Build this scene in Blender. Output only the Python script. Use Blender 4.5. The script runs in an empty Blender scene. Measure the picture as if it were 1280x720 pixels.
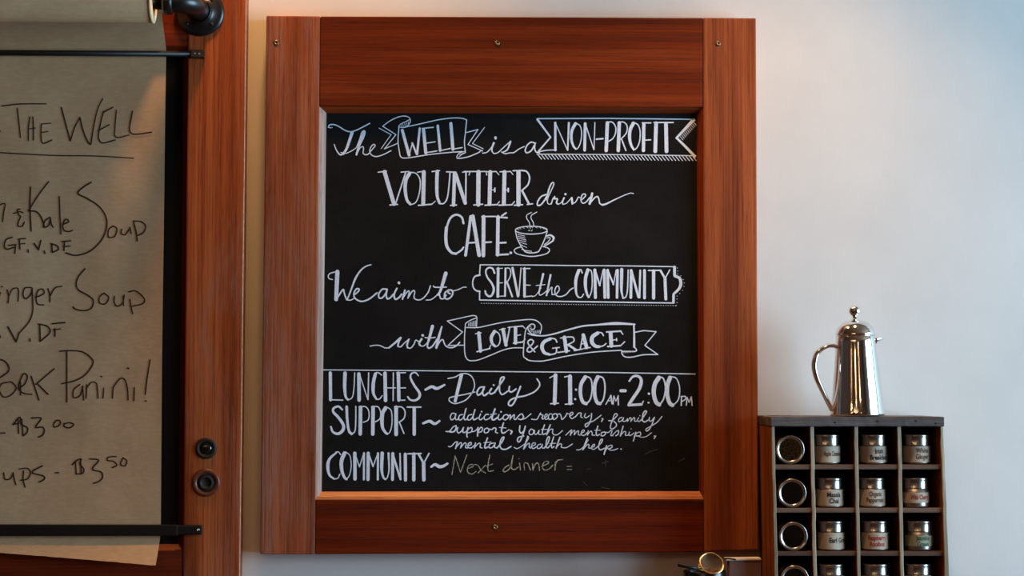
import bpy, bmesh, math, random
from mathutils import Vector, Matrix, noise

random.seed(7)
sc = bpy.context.scene
C = sc.collection

# ------------------------------------------------------------------ camera
F_PX = 2300.0                        # focal length in pixels of a 1280 px wide frame
CAM = Vector((0.0, -3.6, 1.42))
YAW, PITCH, ROLL = -0.0345, 0.0551, -0.0003
Ry = Matrix(((math.cos(YAW), -math.sin(YAW), 0), (math.sin(YAW), math.cos(YAW), 0), (0, 0, 1)))
Rx = Matrix(((1, 0, 0), (0, math.cos(PITCH), -math.sin(PITCH)), (0, math.sin(PITCH), math.cos(PITCH))))
Rr = Matrix(((math.cos(ROLL), 0, math.sin(ROLL)), (0, 1, 0), (-math.sin(ROLL), 0, math.cos(ROLL))))
ROT = Ry @ Rx @ Rr
cam_d = bpy.data.cameras.new('camera')
cam_d.sensor_width = 36.0
cam_d.lens = F_PX / 1280.0 * 36.0
cam_d.clip_start = 0.05
cam = bpy.data.objects.new('camera', cam_d)
C.objects.link(cam)
r_, f_, u_ = ROT @ Vector((1, 0, 0)), ROT @ Vector((0, 1, 0)), ROT @ Vector((0, 0, 1))
M3 = Matrix((r_, u_, -f_)).transposed()
cam.matrix_world = Matrix.Translation(CAM) @ M3.to_4x4()
sc.camera = cam


def U(px, py, y):
    """Point of the plane at depth y that the photograph shows at pixel (px, py)."""
    d = ROT @ Vector(((px - 640) / F_PX, 1.0, (360 - py) / F_PX))
    return CAM + d * ((y - CAM.y) / d.y)


# ------------------------------------------------------------------ world, lights, exposure
sc.view_settings.view_transform = 'Standard'
sc.view_settings.look = 'None'
sc.view_settings.exposure = 0.0
sc.view_settings.gamma = 1.0
sc.view_settings.use_curve_mapping = False
sc.cycles.use_denoising = True
w = bpy.data.worlds.new('sky')
sc.world = w
w.use_nodes = True
w.node_tree.nodes['Background'].inputs[0].default_value = (0.62, 0.80, 1.0, 1)
w.node_tree.nodes['Background'].inputs[1].default_value = 1.0


def light(name, kind, loc, energy, col, aim=None, **kw):
    d = bpy.data.lights.new(name, kind)
    d.energy = energy
    d.color = col
    for k, v in kw.items():
        setattr(d, k, v)
    o = bpy.data.objects.new(name, d)
    C.objects.link(o)
    o.location = loc
    if aim is not None:
        o.rotation_euler = (Vector(aim) - Vector(loc)).to_track_quat('-Z', 'Y').to_euler()
    return o


# daylight through the window in the right wall
light('window_daylight', 'AREA', (4.15, -1.85, 1.65), 285, (0.48, 0.775, 1.0), aim=(0, -1.85, 1.65),
      shape='RECTANGLE', size=2.7, size_y=2.2)
# warm ceiling spots close to the wall
SPOT_A = (-0.30, -0.285, 3.00)
SPOT_B = (0.64, -0.62, 2.84)
light('spot_over_sign', 'SPOT', SPOT_A, 74, (1.0, 0.50, 0.165), aim=(-0.30, -0.14, 1.4),
      spot_size=math.radians(100), spot_blend=1.0, shadow_soft_size=0.075)
light('spot_over_rack', 'SPOT', SPOT_B, 58, (1.0, 0.57, 0.28), aim=(0.66, -0.25, 1.4),
      spot_size=math.radians(80), spot_blend=1.0, shadow_soft_size=0.035)
# added warm ceiling fill behind the camera, then the pendant bulbs
light('warm_fill', 'AREA', (-0.9, -4.4, 2.9), 17, (1.0, 0.66, 0.38), aim=(-0.9, -4.4, 0),
      shape='RECTANGLE', size=1.6, size_y=1.6)
for i, (lx, ly, lz) in enumerate([(-1.6, -3.2, 2.3), (-0.6, -4.6, 2.4), (0.9, -5.0, 2.3)]):
    light('pendant_bulb', 'POINT', (lx, ly, lz), 6, (1.0, 0.55, 0.24), shadow_soft_size=0.05)


# ------------------------------------------------------------------ materials
def lin(c):
    return tuple(((v / 255.0) / 12.92 if v / 255.0 <= 0.04045 else ((v / 255.0 + 0.055) / 1.055) ** 2.4) for v in c) + (1.0,)


class NT:
    def __init__(s, name):
        s.m = bpy.data.materials.new(name)
        s.m.use_nodes = True
        s.t = s.m.node_tree
        s.b = s.t.nodes['Principled BSDF']

    def n(s, kind, **kw):
        nd = s.t.nodes.new(kind)
        for k, v in kw.items():
            if k.startswith('i_'):
                nd.inputs[k[2:].replace('_', ' ')].default_value = v
            else:
                setattr(nd, k, v)
        return nd

    def l(s, a, b):
        s.t.links.new(a, b)

    def coord(s, scale, kind='Object', rot=(0, 0, 0)):
        tc = s.n('ShaderNodeTexCoord')
        mp = s.n('ShaderNodeMapping')
        mp.inputs['Scale'].default_value = scale
        mp.inputs['Rotation'].default_value = rot
        s.l(tc.outputs[kind], mp.inputs['Vector'])
        return mp.outputs['Vector']

    def noise(s, vec, scale=1.0, detail=4.0, rough=0.6, dist=0.0):
        nd = s.n('ShaderNodeTexNoise')
        nd.inputs['Scale'].default_value = scale
        nd.inputs['Detail'].default_value = detail
        nd.inputs['Roughness'].default_value = rough
        nd.inputs['Distortion'].default_value = dist
        s.l(vec, nd.inputs['Vector'])
        return nd.outputs['Fac']

    def ramp(s, fac, stops):
        nd = s.n('ShaderNodeValToRGB')
        el = nd.color_ramp.elements
        while len(el) < len(stops):
            el.new(0.5)
        for e, (p, c) in zip(el, stops):
            e.position = p
            e.color = c if len(c) == 4 else tuple(c) + (1,)
        s.l(fac, nd.inputs['Fac'])
        return nd.outputs['Color']

    def mix(s, fac, a, b, mode='MIX'):
        nd = s.n('ShaderNodeMix', data_type='RGBA', blend_type=mode)
        for v, k in ((fac, 0), (a, 6), (b, 7)):
            if isinstance(v, (int, float, tuple)):
                nd.inputs[k].default_value = v
            else:
                s.l(v, nd.inputs[k])
        return nd.outputs[2]

    def bump(s, h, strength=0.3, dist=0.001):
        nd = s.n('ShaderNodeBump')
        nd.inputs['Strength'].default_value = strength
        nd.inputs['Distance'].default_value = dist
        s.l(h, nd.inputs['Height'])
        s.l(nd.outputs['Normal'], s.b.inputs['Normal'])


def plain(name, col, rough=0.5, metal=0.0, spec=0.5, speck=0.0, coat=0.0):
    k = NT(name)
    c = lin(col)
    if speck:
        v = k.coord((1, 1, 1))
        f = k.noise(v, 90, 5, 0.65)
        d = tuple(x * (1 - speck) for x in c[:3]) + (1,)
        e = tuple(min(1, x * (1 + speck)) for x in c[:3]) + (1,)
        k.l(k.ramp(f, [(0.3, d), (0.7, e)]), k.b.inputs['Base Color'])
        k.bump(f, 0.15, 0.0006)
    else:
        k.b.inputs['Base Color'].default_value = c
    k.b.inputs['Roughness'].default_value = rough
    k.b.inputs['Metallic'].default_value = metal
    k.b.inputs['Specular IOR Level'].default_value = spec
    k.b.inputs['Coat Weight'].default_value = coat
    return k.m


def wood(name, dark, mid, light_, axis='Z', rough=0.42, wear=0.0, wearcol=(150, 122, 106), grain=1.0, spec=0.2, seed=0.0, wearlow=0.52):
    """Straight-grained old fir: streaks along one axis, pores, worn pale patches."""
    k = NT(name)
    tc = k.n('ShaderNodeTexCoord')
    mp = k.n('ShaderNodeMapping')
    mp.inputs['Location'].default_value = (seed, seed * 1.7, seed * 0.6)
    k.l(tc.outputs['Object'], mp.inputs['Vector'])
    base = mp.outputs['Vector']

    def st(across, along):
        m = k.n('ShaderNodeMapping')
        m.inputs['Scale'].default_value = {'Z': (across, across, along), 'X': (along, across, across), 'Y': (across, along, across)}[axis]
        k.l(base, m.inputs['Vector'])
        return m.outputs['Vector']
    broad = k.noise(st(22 * grain, 0.9), 1, 3, 0.55, 0.4)
    fine = k.noise(st(210 * grain, 2.2), 1, 5, 0.7, 0.2)
    pores = k.noise(st(420 * grain, 16), 1, 2, 0.6)
    col = k.ramp(broad, [(0.30, lin(dark)), (0.5, lin(mid)), (0.72, lin(light_))])
    lines = k.ramp(fine, [(0.36, (0.50, 0.44, 0.40)), (0.52, (1, 1, 1)), (0.75, (1.2, 1.16, 1.12))])
    col = k.mix(0.75, col, lines, 'MULTIPLY')
    pl = k.ramp(pores, [(0.34, (0.52, 0.46, 0.42)), (0.46, (1, 1, 1))])
    col = k.mix(0.55, col, pl, 'MULTIPLY')
    rv = 0
    if wear:
        wv = k.noise(st(7, 2.0), 1, 6, 0.75, 0.6)
        wf = k.noise(st(430 * grain, 7), 1, 4, 0.75)
        wm = k.ramp(wv, [(wearlow, (0, 0, 0)), (wearlow + 0.2, (wear, wear, wear))])
        ws = k.ramp(wf, [(0.42, (0, 0, 0)), (0.62, (1, 1, 1))])
        fac = k.n('ShaderNodeMath', operation='MULTIPLY')
        k.l(wm, fac.inputs[0])
        k.l(ws, fac.inputs[1])
        col = k.mix(fac.outputs[0], col, lin(wearcol))
    k.l(col, k.b.inputs['Base Color'])
    rr = k.ramp(fine, [(0.3, (rough + 0.2,) * 3), (0.7, (rough - 0.06,) * 3)])
    k.l(rr, k.b.inputs['Roughness'])
    k.b.inputs['Specular IOR Level'].default_value = spec
    k.bump(fine, 0.45, 0.0012)
    return k.m


MAT = {}
MAT['sign_left'] = wood('old_fir_left', (114, 52, 26), (154, 80, 46), (182, 106, 68), 'Z', 0.40, 0.85, (148, 118, 106), seed=1.3, wearlow=0.46)  # real grey wear, strengthened to paint in the window sheen too
MAT['sign_right'] = wood('old_fir_right', (112, 50, 22), (148, 74, 36), (172, 96, 54), 'Z', 0.45, 0.25, (70, 52, 44), seed=4.1)
MAT['sign_top'] = wood('red_fir_top', (84, 28, 8), (110, 41, 13), (134, 58, 24), 'X', 0.32, seed=2.2, spec=0.18, grain=1.25)
MAT['sign_bottom'] = wood('red_fir_bottom', (76, 22, 5), (104, 34, 9), (124, 46, 15), 'X', 0.36, seed=6.9)
MAT['worn_lit_bead'] = wood('worn_lit_bead', (150, 116, 104), (184, 152, 140), (206, 180, 168), 'Z', 0.35, 0.5, (120, 72, 50), seed=3.0)  # worn wood, with window light painted in as paleness
MAT['bead_v'] = wood('bead_dark', (90, 30, 10), (116, 42, 16), (136, 58, 26), 'Z', 0.35, seed=5.0)
MAT['bead_h'] = wood('bead_cross', (100, 36, 12), (134, 54, 20), (160, 74, 34), 'X', 0.30, seed=8.0)
MAT['bead_lit'] = wood('bead_bottom', (150, 80, 44), (186, 108, 62), (214, 142, 92), 'X', 0.30, 0.4, (120, 60, 34), seed=8.6)  # lamplight from above painted in as a paler orange
MAT['door_stile'] = wood('old_fir_door', (122, 52, 20), (158, 74, 33), (182, 98, 52), 'Z', 0.42, 0.7, (152, 118, 102), seed=9.4, wearlow=0.46)
MAT['door_rail'] = wood('red_fir_door', (78, 22, 5), (104, 34, 9), (124, 46, 16), 'X', 0.42, seed=11.0)
MAT['rack_side'] = wood('rack_side', (104, 50, 18), (150, 84, 36), (178, 114, 60), 'Z', 0.55, 0.35, (150, 110, 60), seed=12.0)
MAT['rack_edge'] = wood('rack_edge', (140, 126, 106), (188, 174, 152), (214, 204, 186), 'Z', 0.6, seed=13.0)
MAT['rack_in'] = wood('rack_inside', (52, 26, 14), (84, 46, 26), (104, 62, 38), 'Y', 0.65, seed=14.0)
MAT['rack_shelf'] = wood('rack_shelf', (84, 62, 50), (112, 88, 74), (134, 110, 94), 'X', 0.6, seed=15.0)
MAT['rack_top'] = wood('rack_top', (58, 54, 54), (96, 90, 88), (140, 128, 118), 'X', 0.6, 0.5, (40, 42, 56), seed=16.0)
MAT['counter'] = wood('counter_wood', (70, 36, 18), (104, 58, 30), (130, 78, 44), 'X', 0.4, seed=17.0)
MAT['room_wood'] = wood('floor_boards', (62, 34, 20), (92, 54, 32), (116, 72, 44), 'Y', 0.5, seed=18.0)

# painted wall with a faint roller texture
k = NT('wall_paint')
v = k.coord((1, 1, 1))
a = k.noise(v, 5, 4, 0.6)
b = k.noise(v, 160, 3, 0.6)
k.l(k.ramp(a, [(0.3, (0.66, 0.655, 0.64)), (0.7, (0.72, 0.715, 0.70))]), k.b.inputs['Base Color'])
k.b.inputs['Roughness'].default_value = 0.6
k.b.inputs['Specular IOR Level'].default_value = 0.25
k.bump(b, 0.25, 0.0005)
MAT['wall'] = k.m
MAT['room_wall'] = plain('room_wall_brown', (78, 46, 26), 0.7, speck=0.12)
MAT['ceiling'] = plain('ceiling_boards_brown', (116, 80, 54), 0.8, speck=0.03)

# chalkboard: nearly black with faint dusty smears
k = NT('chalkboard_black')
v = k.coord((1, 1, 1))
s1 = k.noise(k.coord((3, 3, 7), rot=(0, 0.6, 0)), 1.5, 6, 0.65, 0.6)
s2 = k.noise(v, 60, 4, 0.6)
base = k.ramp(s1, [(0.35, (0.0075, 0.0072, 0.0072)), (0.72, (0.0130, 0.0126, 0.0125))])
k.l(k.mix(0.25, base, k.ramp(s2, [(0.3, (0.5, 0.5, 0.5)), (0.7, (1.4, 1.4, 1.4))]), 'MULTIPLY'), k.b.inputs['Base Color'])
k.b.inputs['Roughness'].default_value = 0.85
k.b.inputs['Specular IOR Level'].default_value = 0.10
MAT['board'] = k.m
MAT['door_panel'] = plain('black_panel_paint', (16, 15, 15), 0.8, spec=0.12)

# chalk marker: opaque white with slightly patchy cover
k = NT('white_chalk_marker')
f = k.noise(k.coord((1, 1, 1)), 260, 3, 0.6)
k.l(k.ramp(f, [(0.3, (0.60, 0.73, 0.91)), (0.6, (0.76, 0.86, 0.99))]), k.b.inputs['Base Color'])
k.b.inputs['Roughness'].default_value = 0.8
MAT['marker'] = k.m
k = NT('stick_chalk')
f = k.noise(k.coord((1, 1, 1)), 420, 3, 0.7)
k.l(k.ramp(f, [(0.36, (0.10, 0.098, 0.08)), (0.6, (0.52, 0.50, 0.41))]), k.b.inputs['Base Color'])
k.b.inputs['Roughness'].default_value = 0.9
MAT['chalk'] = k.m
MAT['ghost'] = plain('wiped_chalk', (66, 65, 62), 0.9)
MAT['ink'] = plain('brown_black_ink', (38, 24, 16), 0.6)

# kraft paper
k = NT('kraft_paper')
f1 = k.noise(k.coord((1, 1, 1)), 3.5, 5, 0.6, 0.5)
f2 = k.noise(k.coord((60, 60, 240)), 1, 3, 0.6)
c1 = k.ramp(f1, [(0.3, lin((182, 149, 114))), (0.7, lin((204, 171, 134)))])
k.l(k.mix(0.3, c1, k.ramp(f2, [(0.35, (0.75, 0.74, 0.72)), (0.65, (1.1, 1.1, 1.1))]), 'MULTIPLY'), k.b.inputs['Base Color'])
k.b.inputs['Roughness'].default_value = 0.75
k.b.inputs['Specular IOR Level'].default_value = 0.2
k.bump(f1, 0.4, 0.008)
MAT['kraft'] = k.m
MAT['roll_end'] = plain('roll_end_paper', (226, 204, 160), 0.7, speck=0.1)
MAT['iron'] = plain('black_iron', (20, 19, 20), 0.32, spec=0.6, speck=0.25)
MAT['black_metal'] = plain('black_painted_steel', (12, 12, 13), 0.45, spec=0.4)
MAT['screw'] = plain('dull_brass', (128, 110, 80), 0.4, metal=0.9, speck=0.2)
MAT['dark_hole'] = plain('dark_hole', (14, 10, 8), 0.7)
MAT['green_glass'] = plain('dark_green_glass', (8, 18, 14), 0.12, spec=0.8)
MAT['worn_ring'] = plain('stained_ring', (96, 50, 32), 0.35, speck=0.3)

k = NT('polished_steel')
k.b.inputs['Base Color'].default_value = (0.86, 0.84, 0.82, 1)
k.b.inputs['Metallic'].default_value = 1.0
f = k.noise(k.coord((4, 4, 260)), 1, 3, 0.6)
k.l(k.ramp(f, [(0.3, (0.06,) * 3), (0.7, (0.13,) * 3)]), k.b.inputs['Roughness'])
MAT['steel'] = k.m
MAT['tin'] = plain('tin_metal', (190, 188, 184), 0.24, metal=1.0)
MAT['tin_dull'] = plain('tin_body_metal', (176, 172, 164), 0.32, metal=1.0)
MAT['strainer_wire'] = plain('dull_strainer_wire', (150, 122, 98), 0.4, metal=1.0)
MAT['worn_edge'] = plain('worn_pale_wood_edge', (196, 164, 138), 0.6, speck=0.5)
MAT['brass'] = plain('gold_wire', (214, 178, 118), 0.28, metal=1.0)
MAT['label'] = plain('paper_label', (182, 168, 148), 0.7, speck=0.04)
MAT['label_green'] = plain('green_grey_label', (150, 154, 130), 0.7, speck=0.04)
MAT['print_black'] = plain('black_print', (22, 20, 20), 0.7)
MAT['print_red'] = plain('red_print', (156, 44, 36), 0.7)
MAT['print_brown'] = plain('brown_print', (96, 62, 46), 0.7)
MAT['print_green'] = plain('green_print', (70, 92, 66), 0.7)
k = NT('black_tea')
f = k.noise(k.coord((1, 1, 1)), 420, 3, 0.7)
k.l(k.ramp(f, [(0.35, (0.006, 0.005, 0.005)), (0.7, (0.035, 0.028, 0.022))]), k.b.inputs['Base Color'])
k.b.inputs['Roughness'].default_value = 0.85
MAT['tea'] = k.m
k = NT('herb_leaves')
f = k.noise(k.coord((1, 1, 1)), 330, 3, 0.7)
k.l(k.ramp(f, [(0.34, lin((34, 26, 14))), (0.5, lin((110, 94, 52))), (0.66, lin((170, 158, 108)))]), k.b.inputs['Base Color'])
k.b.inputs['Roughness'].default_value = 0.85
MAT['herb'] = k.m
k = NT('clear_pane')
gl = k.n('ShaderNodeBsdfGlossy')
gl.inputs['Roughness'].default_value = 0.04
tr = k.n('ShaderNodeBsdfTransparent')
fr = k.n('ShaderNodeFresnel')
fr.inputs['IOR'].default_value = 1.45
mx = k.n('ShaderNodeMixShader')
k.l(fr.outputs[0], mx.inputs[0])
k.l(tr.outputs[0], mx.inputs[1])
k.l(gl.outputs[0], mx.inputs[2])
k.l(mx.outputs[0], k.t.nodes['Material Output'].inputs['Surface'])
MAT['pane'] = k.m
MAT['cup'] = plain('black_glaze', (10, 10, 11), 0.2, spec=0.5)
MAT['card'] = plain('mauve_brown_card', (116, 84, 76), 0.75, speck=0.08)
MAT['card_lit'] = plain('lit_card_edge', (226, 218, 204), 0.7)  # light on the carton's top edge, painted as a pale colour
MAT['window_frame'] = plain('window_frame_white', (225, 225, 222), 0.5)


# ------------------------------------------------------------------ mesh helpers
def link(name, me, mat, parent=None, smooth=False):
    o = bpy.data.objects.new(name, me)
    C.objects.link(o)
    for m in (mat if isinstance(mat, (list, tuple)) else [mat]):
        me.materials.append(m)
    if smooth:
        for p in me.polygons:
            p.use_smooth = True
    if parent is not None:
        o.parent = parent
        me.transform(Matrix.Translation(-parent.location))
    return o


def from_bm(name, bm, mat, parent=None, smooth=False, recalc=True):
    if recalc:
        bmesh.ops.recalc_face_normals(bm, faces=bm.faces[:])
    me = bpy.data.meshes.new(name)
    bm.to_mesh(me)
    bm.free()
    return link(name, me, mat, parent, smooth)


def thing(name, label, cat, loc=(0, 0, 0), group=None):
    o = bpy.data.objects.new(name, None)
    C.objects.link(o)
    o.location = loc
    o['label'] = label
    o['category'] = cat
    if group:
        o['group'] = group
    return o


def struct(o):
    o['kind'] = 'structure'
    return o


def hexa(bm, front, back):
    """Solid between two quads (same winding)."""
    a = [bm.verts.new(p) for p in front]
    b = [bm.verts.new(p) for p in back]
    fs = [bm.faces.new(a), bm.faces.new(b[::-1])]
    for i in range(4):
        j = (i + 1) % 4
        fs.append(bm.faces.new((a[j], a[i], b[i], b[j])))
    return fs


def slab(bm, quad, yf, yb):
    """Prism whose front is a quad of pixels at depth yf, running straight back to yb."""
    f = [U(px, py, yf) for px, py in quad]
    hexa(bm, f, [Vector((p.x, yb, p.z)) for p in f])


def box(bm, x0, x1, y0, y1, z0, z1):
    hexa(bm, [(x0, y0, z0), (x1, y0, z0), (x1, y0, z1), (x0, y0, z1)],
         [(x0, y1, z0), (x1, y1, z0), (x1, y1, z1), (x0, y1, z1)])


def bevel(bm, w_, seg=2):
    bmesh.ops.recalc_face_normals(bm, faces=bm.faces[:])
    es = [e for e in bm.edges if len(e.link_faces) == 2 and e.calc_face_angle(0) > 0.5]
    bmesh.ops.bevel(bm, geom=es, offset=w_, segments=seg, affect='EDGES', profile=0.6)


def board(name, quad, yf, yb, mat, parent, bev=0.0025):
    bm = bmesh.new()
    slab(bm, quad, yf, yb)
    bevel(bm, bev)
    return from_bm(name, bm, mat, parent)


def lathe(bm, prof, origin, axis='Z', seg=48, arc=None):
    """Revolve (radius, height) pairs about an axis through origin."""
    rings = []
    o = Vector(origin)
    for r, h in prof:
        ring = []
        for i in range(seg):
            a = 2 * math.pi * i / seg
            c, s = r * math.cos(a), r * math.sin(a)
            p = {'Z': Vector((c, s, h)), 'Y': Vector((c, h, s)), 'X': Vector((h, c, s))}[axis]
            ring.append(p + o)
        rings.append(ring)
    vr = []
    for (r, h), ring in zip(prof, rings):
        if r < 1e-6:
            v_ = bm.verts.new(ring[0])
            vr.append([v_] * seg)
        else:
            vr.append([bm.verts.new(p) for p in ring])
    for a, b in zip(vr, vr[1:]):
        for i in range(seg):
            j = (i + 1) % seg
            q = []
            for v_ in (a[i], a[j], b[j], b[i]):
                if v_ not in q:
                    q.append(v_)
            if len(q) > 2:
                try:
                    bm.faces.new(q)
                except ValueError:
                    pass


def tube(bm, pts, rad, seg=14, flat=None, cap=True):
    """Round (or oval, flat=(a,b)) section swept along points; rad may be a list."""
    pts = [Vector(p) for p in pts]
    n = len(pts)
    rads = rad if isinstance(rad, (list, tuple)) else [rad] * n
    up = Vector((0, 1, 0))
    rings = []
    for i, p in enumerate(pts):
        t = (pts[min(i + 1, n - 1)] - pts[max(i - 1, 0)]).normalized()
        if abs(t.dot(up)) > 0.95:
            up = Vector((0, 0, 1))
        s = t.cross(up).normalized()
        u2 = s.cross(t).normalized()
        up = u2
        fa, fb = flat if flat else (1, 1)
        rings.append([bm.verts.new(p + s * (rads[i] * fa * math.cos(2 * math.pi * k_ / seg)) + u2 * (rads[i] * fb * math.sin(2 * math.pi * k_ / seg))) for k_ in range(seg)])
    for a, b in zip(rings, rings[1:]):
        for k_ in range(seg):
            j = (k_ + 1) % seg
            bm.faces.new((a[k_], a[j], b[j], b[k_]))
    if cap:
        bm.faces.new(rings[0][::-1])
        bm.faces.new(rings[-1])


def smooth_path(pts, per=8):
    """Catmull-Rom through 2-D or 3-D points."""
    P = [Vector(p) for p in pts]
    if len(P) < 3:
        return P
    out = []
    ext = [P[0] * 2 - P[1]] + P + [P[-1] * 2 - P[-2]]
    for i in range(1, len(ext) - 2):
        p0, p1, p2, p3 = ext[i - 1:i + 3]
        for k_ in range(per):
            t = k_ / per
            out.append(0.5 * ((2 * p1) + (p2 - p0) * t + (2 * p0 - 5 * p1 + 4 * p2 - p3) * t * t + (3 * p1 - p0 - 3 * p2 + p3) * t ** 3))
    out.append(P[-1])
    return out


def world_loc(o):
    v_ = Vector((0, 0, 0))
    while o is not None:
        v_ += o.location
        o = o.parent
    return v_


def link(name, me, mat, parent=None, smooth=False):
    o = bpy.data.objects.new(name, me)
    C.objects.link(o)
    for m in (mat if isinstance(mat, (list, tuple)) else [mat]):
        me.materials.append(m)
    if smooth:
        for p in me.polygons:
            p.use_smooth = True
    if parent is not None:
        o.parent = parent
        me.transform(Matrix.Translation(-world_loc(parent)))
    return o


# ------------------------------------------------------------------ hand lettering
# Each stroke is "width[>width..][!] x,y x,y ..." read off an enlarged view whose
# origin and enlargement are given; '!' keeps straight segments, otherwise the
# stroke is a smooth pen line.
def parse(view, text):
    ox, oy, s = view
    out = []
    for ln in text.strip().splitlines():
        tk = ln.split()
        if not tk:
            continue
        hard = tk[0].endswith('!')
        ws = [float(v_) / s for v_ in tk[0].rstrip('!').split('>')]
        pts = [(ox + float(a_) / s, oy + float(b_) / s) for a_, b_ in (t_.split(',') for t_ in tk[1:])]
        if hard and len(pts) > 2:
            for a_, b_ in zip(pts, pts[1:]):
                out.append((ws, [a_, b_]))
        else:
            out.append((ws, pts))
    return out


class Pen:
    """Collects flat ribbons of paint lying on a surface."""

    def __init__(self, place, gain=0.88):
        self.bm = bmesh.new()
        self.place = place
        self.k = 0
        self.gain = gain

    def stroke(self, ws, pts):
        P = smooth_path([Vector(p) for p in pts], 7)
        if len(P) == 2:
            n_ = max(2, int((P[1] - P[0]).length / 6) + 1)
            P = [P[0].lerp(P[1], i / n_) for i in range(n_ + 1)]
        L = [0.0]
        for a_, b_ in zip(P, P[1:]):
            L.append(L[-1] + (b_ - a_).length)
        tot = L[-1] or 1.0
        hw = []
        for l_ in L:
            f = l_ / tot * (len(ws) - 1)
            i = min(int(f), len(ws) - 2) if len(ws) > 1 else 0
            wv = ws[i] if len(ws) == 1 else ws[i] + (ws[i + 1] - ws[i]) * (f - i)
            hw.append(max(0.33, wv * 0.5 * self.gain * (0.82 + 0.19 * max(0.0, min(1.0, (wv - 1.4) / 3.0)))))
        self.k += 1
        lift = 0.00001 * self.k
        nrm = []
        for i in range(len(P)):
            t = P[min(i + 1, len(P) - 1)] - P[max(i - 1, 0)]
            if t.length < 1e-6:
                t = Vector((1, 0))
            t.normalize()
            nrm.append(Vector((-t.y, t.x)))
        put = lambda p: self.bm.verts.new(self.place(p.x, p.y, lift))
        Lv = [put(p + n_ * h) for p, n_, h in zip(P, nrm, hw)]
        Rv = [put(p - n_ * h) for p, n_, h in zip(P, nrm, hw)]
        for i in range(len(P) - 1):
            try:
                self.bm.faces.new((Lv[i], Lv[i + 1], Rv[i + 1], Rv[i]))
            except ValueError:
                pass
        for e, sg in ((0, -1), (len(P) - 1, 1)):
            n_, h = nrm[e], hw[e]
            t = Vector((n_.y, -n_.x)) * sg
            arc = [put(P[e] + n_ * (h * math.cos(a_)) + t * (h * math.sin(a_))) for a_ in (math.pi * q / 6 for q in range(1, 6))]
            self.bm.faces.new([Lv[e]] + arc + [Rv[e]])

    def add(self, view, text):
        for ws, pts in parse(view, text):
            self.stroke(ws, pts)

    def hatch(self, view, p0, p1, n_, d, w_):
        ox, oy, s = view
        for i in range(n_):
            t = i / (n_ - 1)
            x, y = p0[0] + (p1[0] - p0[0]) * t, p0[1] + (p1[1] - p0[1]) * t
            self.stroke([w_ / s], [(ox + x / s, oy + y / s), (ox + (x + d[0]) / s, oy + (y + d[1]) / s)])

    def dots(self, pts, w_):
        for x, y in pts:
            self.stroke([w_], [(x - 0.15, y), (x + 0.15, y)])

    def ring(self, view, cx, cy, rx, ry, w_, a0=0, a1=360):
        ox, oy, s = view
        pts = []
        for i in range(25):
            a_ = math.radians(a0 + (a1 - a0) * i / 24)
            pts.append((ox + (cx + rx * math.cos(a_)) / s, oy + (cy + ry * math.sin(a_)) / s))
        self.stroke([w_ / s], pts)

    def build(self, name, mat, parent, label=None):
        for f in self.bm.faces:
            f.normal_update()
            if f.normal.y > 0:
                f.normal_flip()
        o = from_bm(name, self.bm, mat, parent, recalc=False)
        if label:
            o['label'] = label
        return o


Y_BOARD = -0.024


def on_board(px, py, lift):
    return U(px, py, Y_BOARD - 0.0004 - lift)


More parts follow.
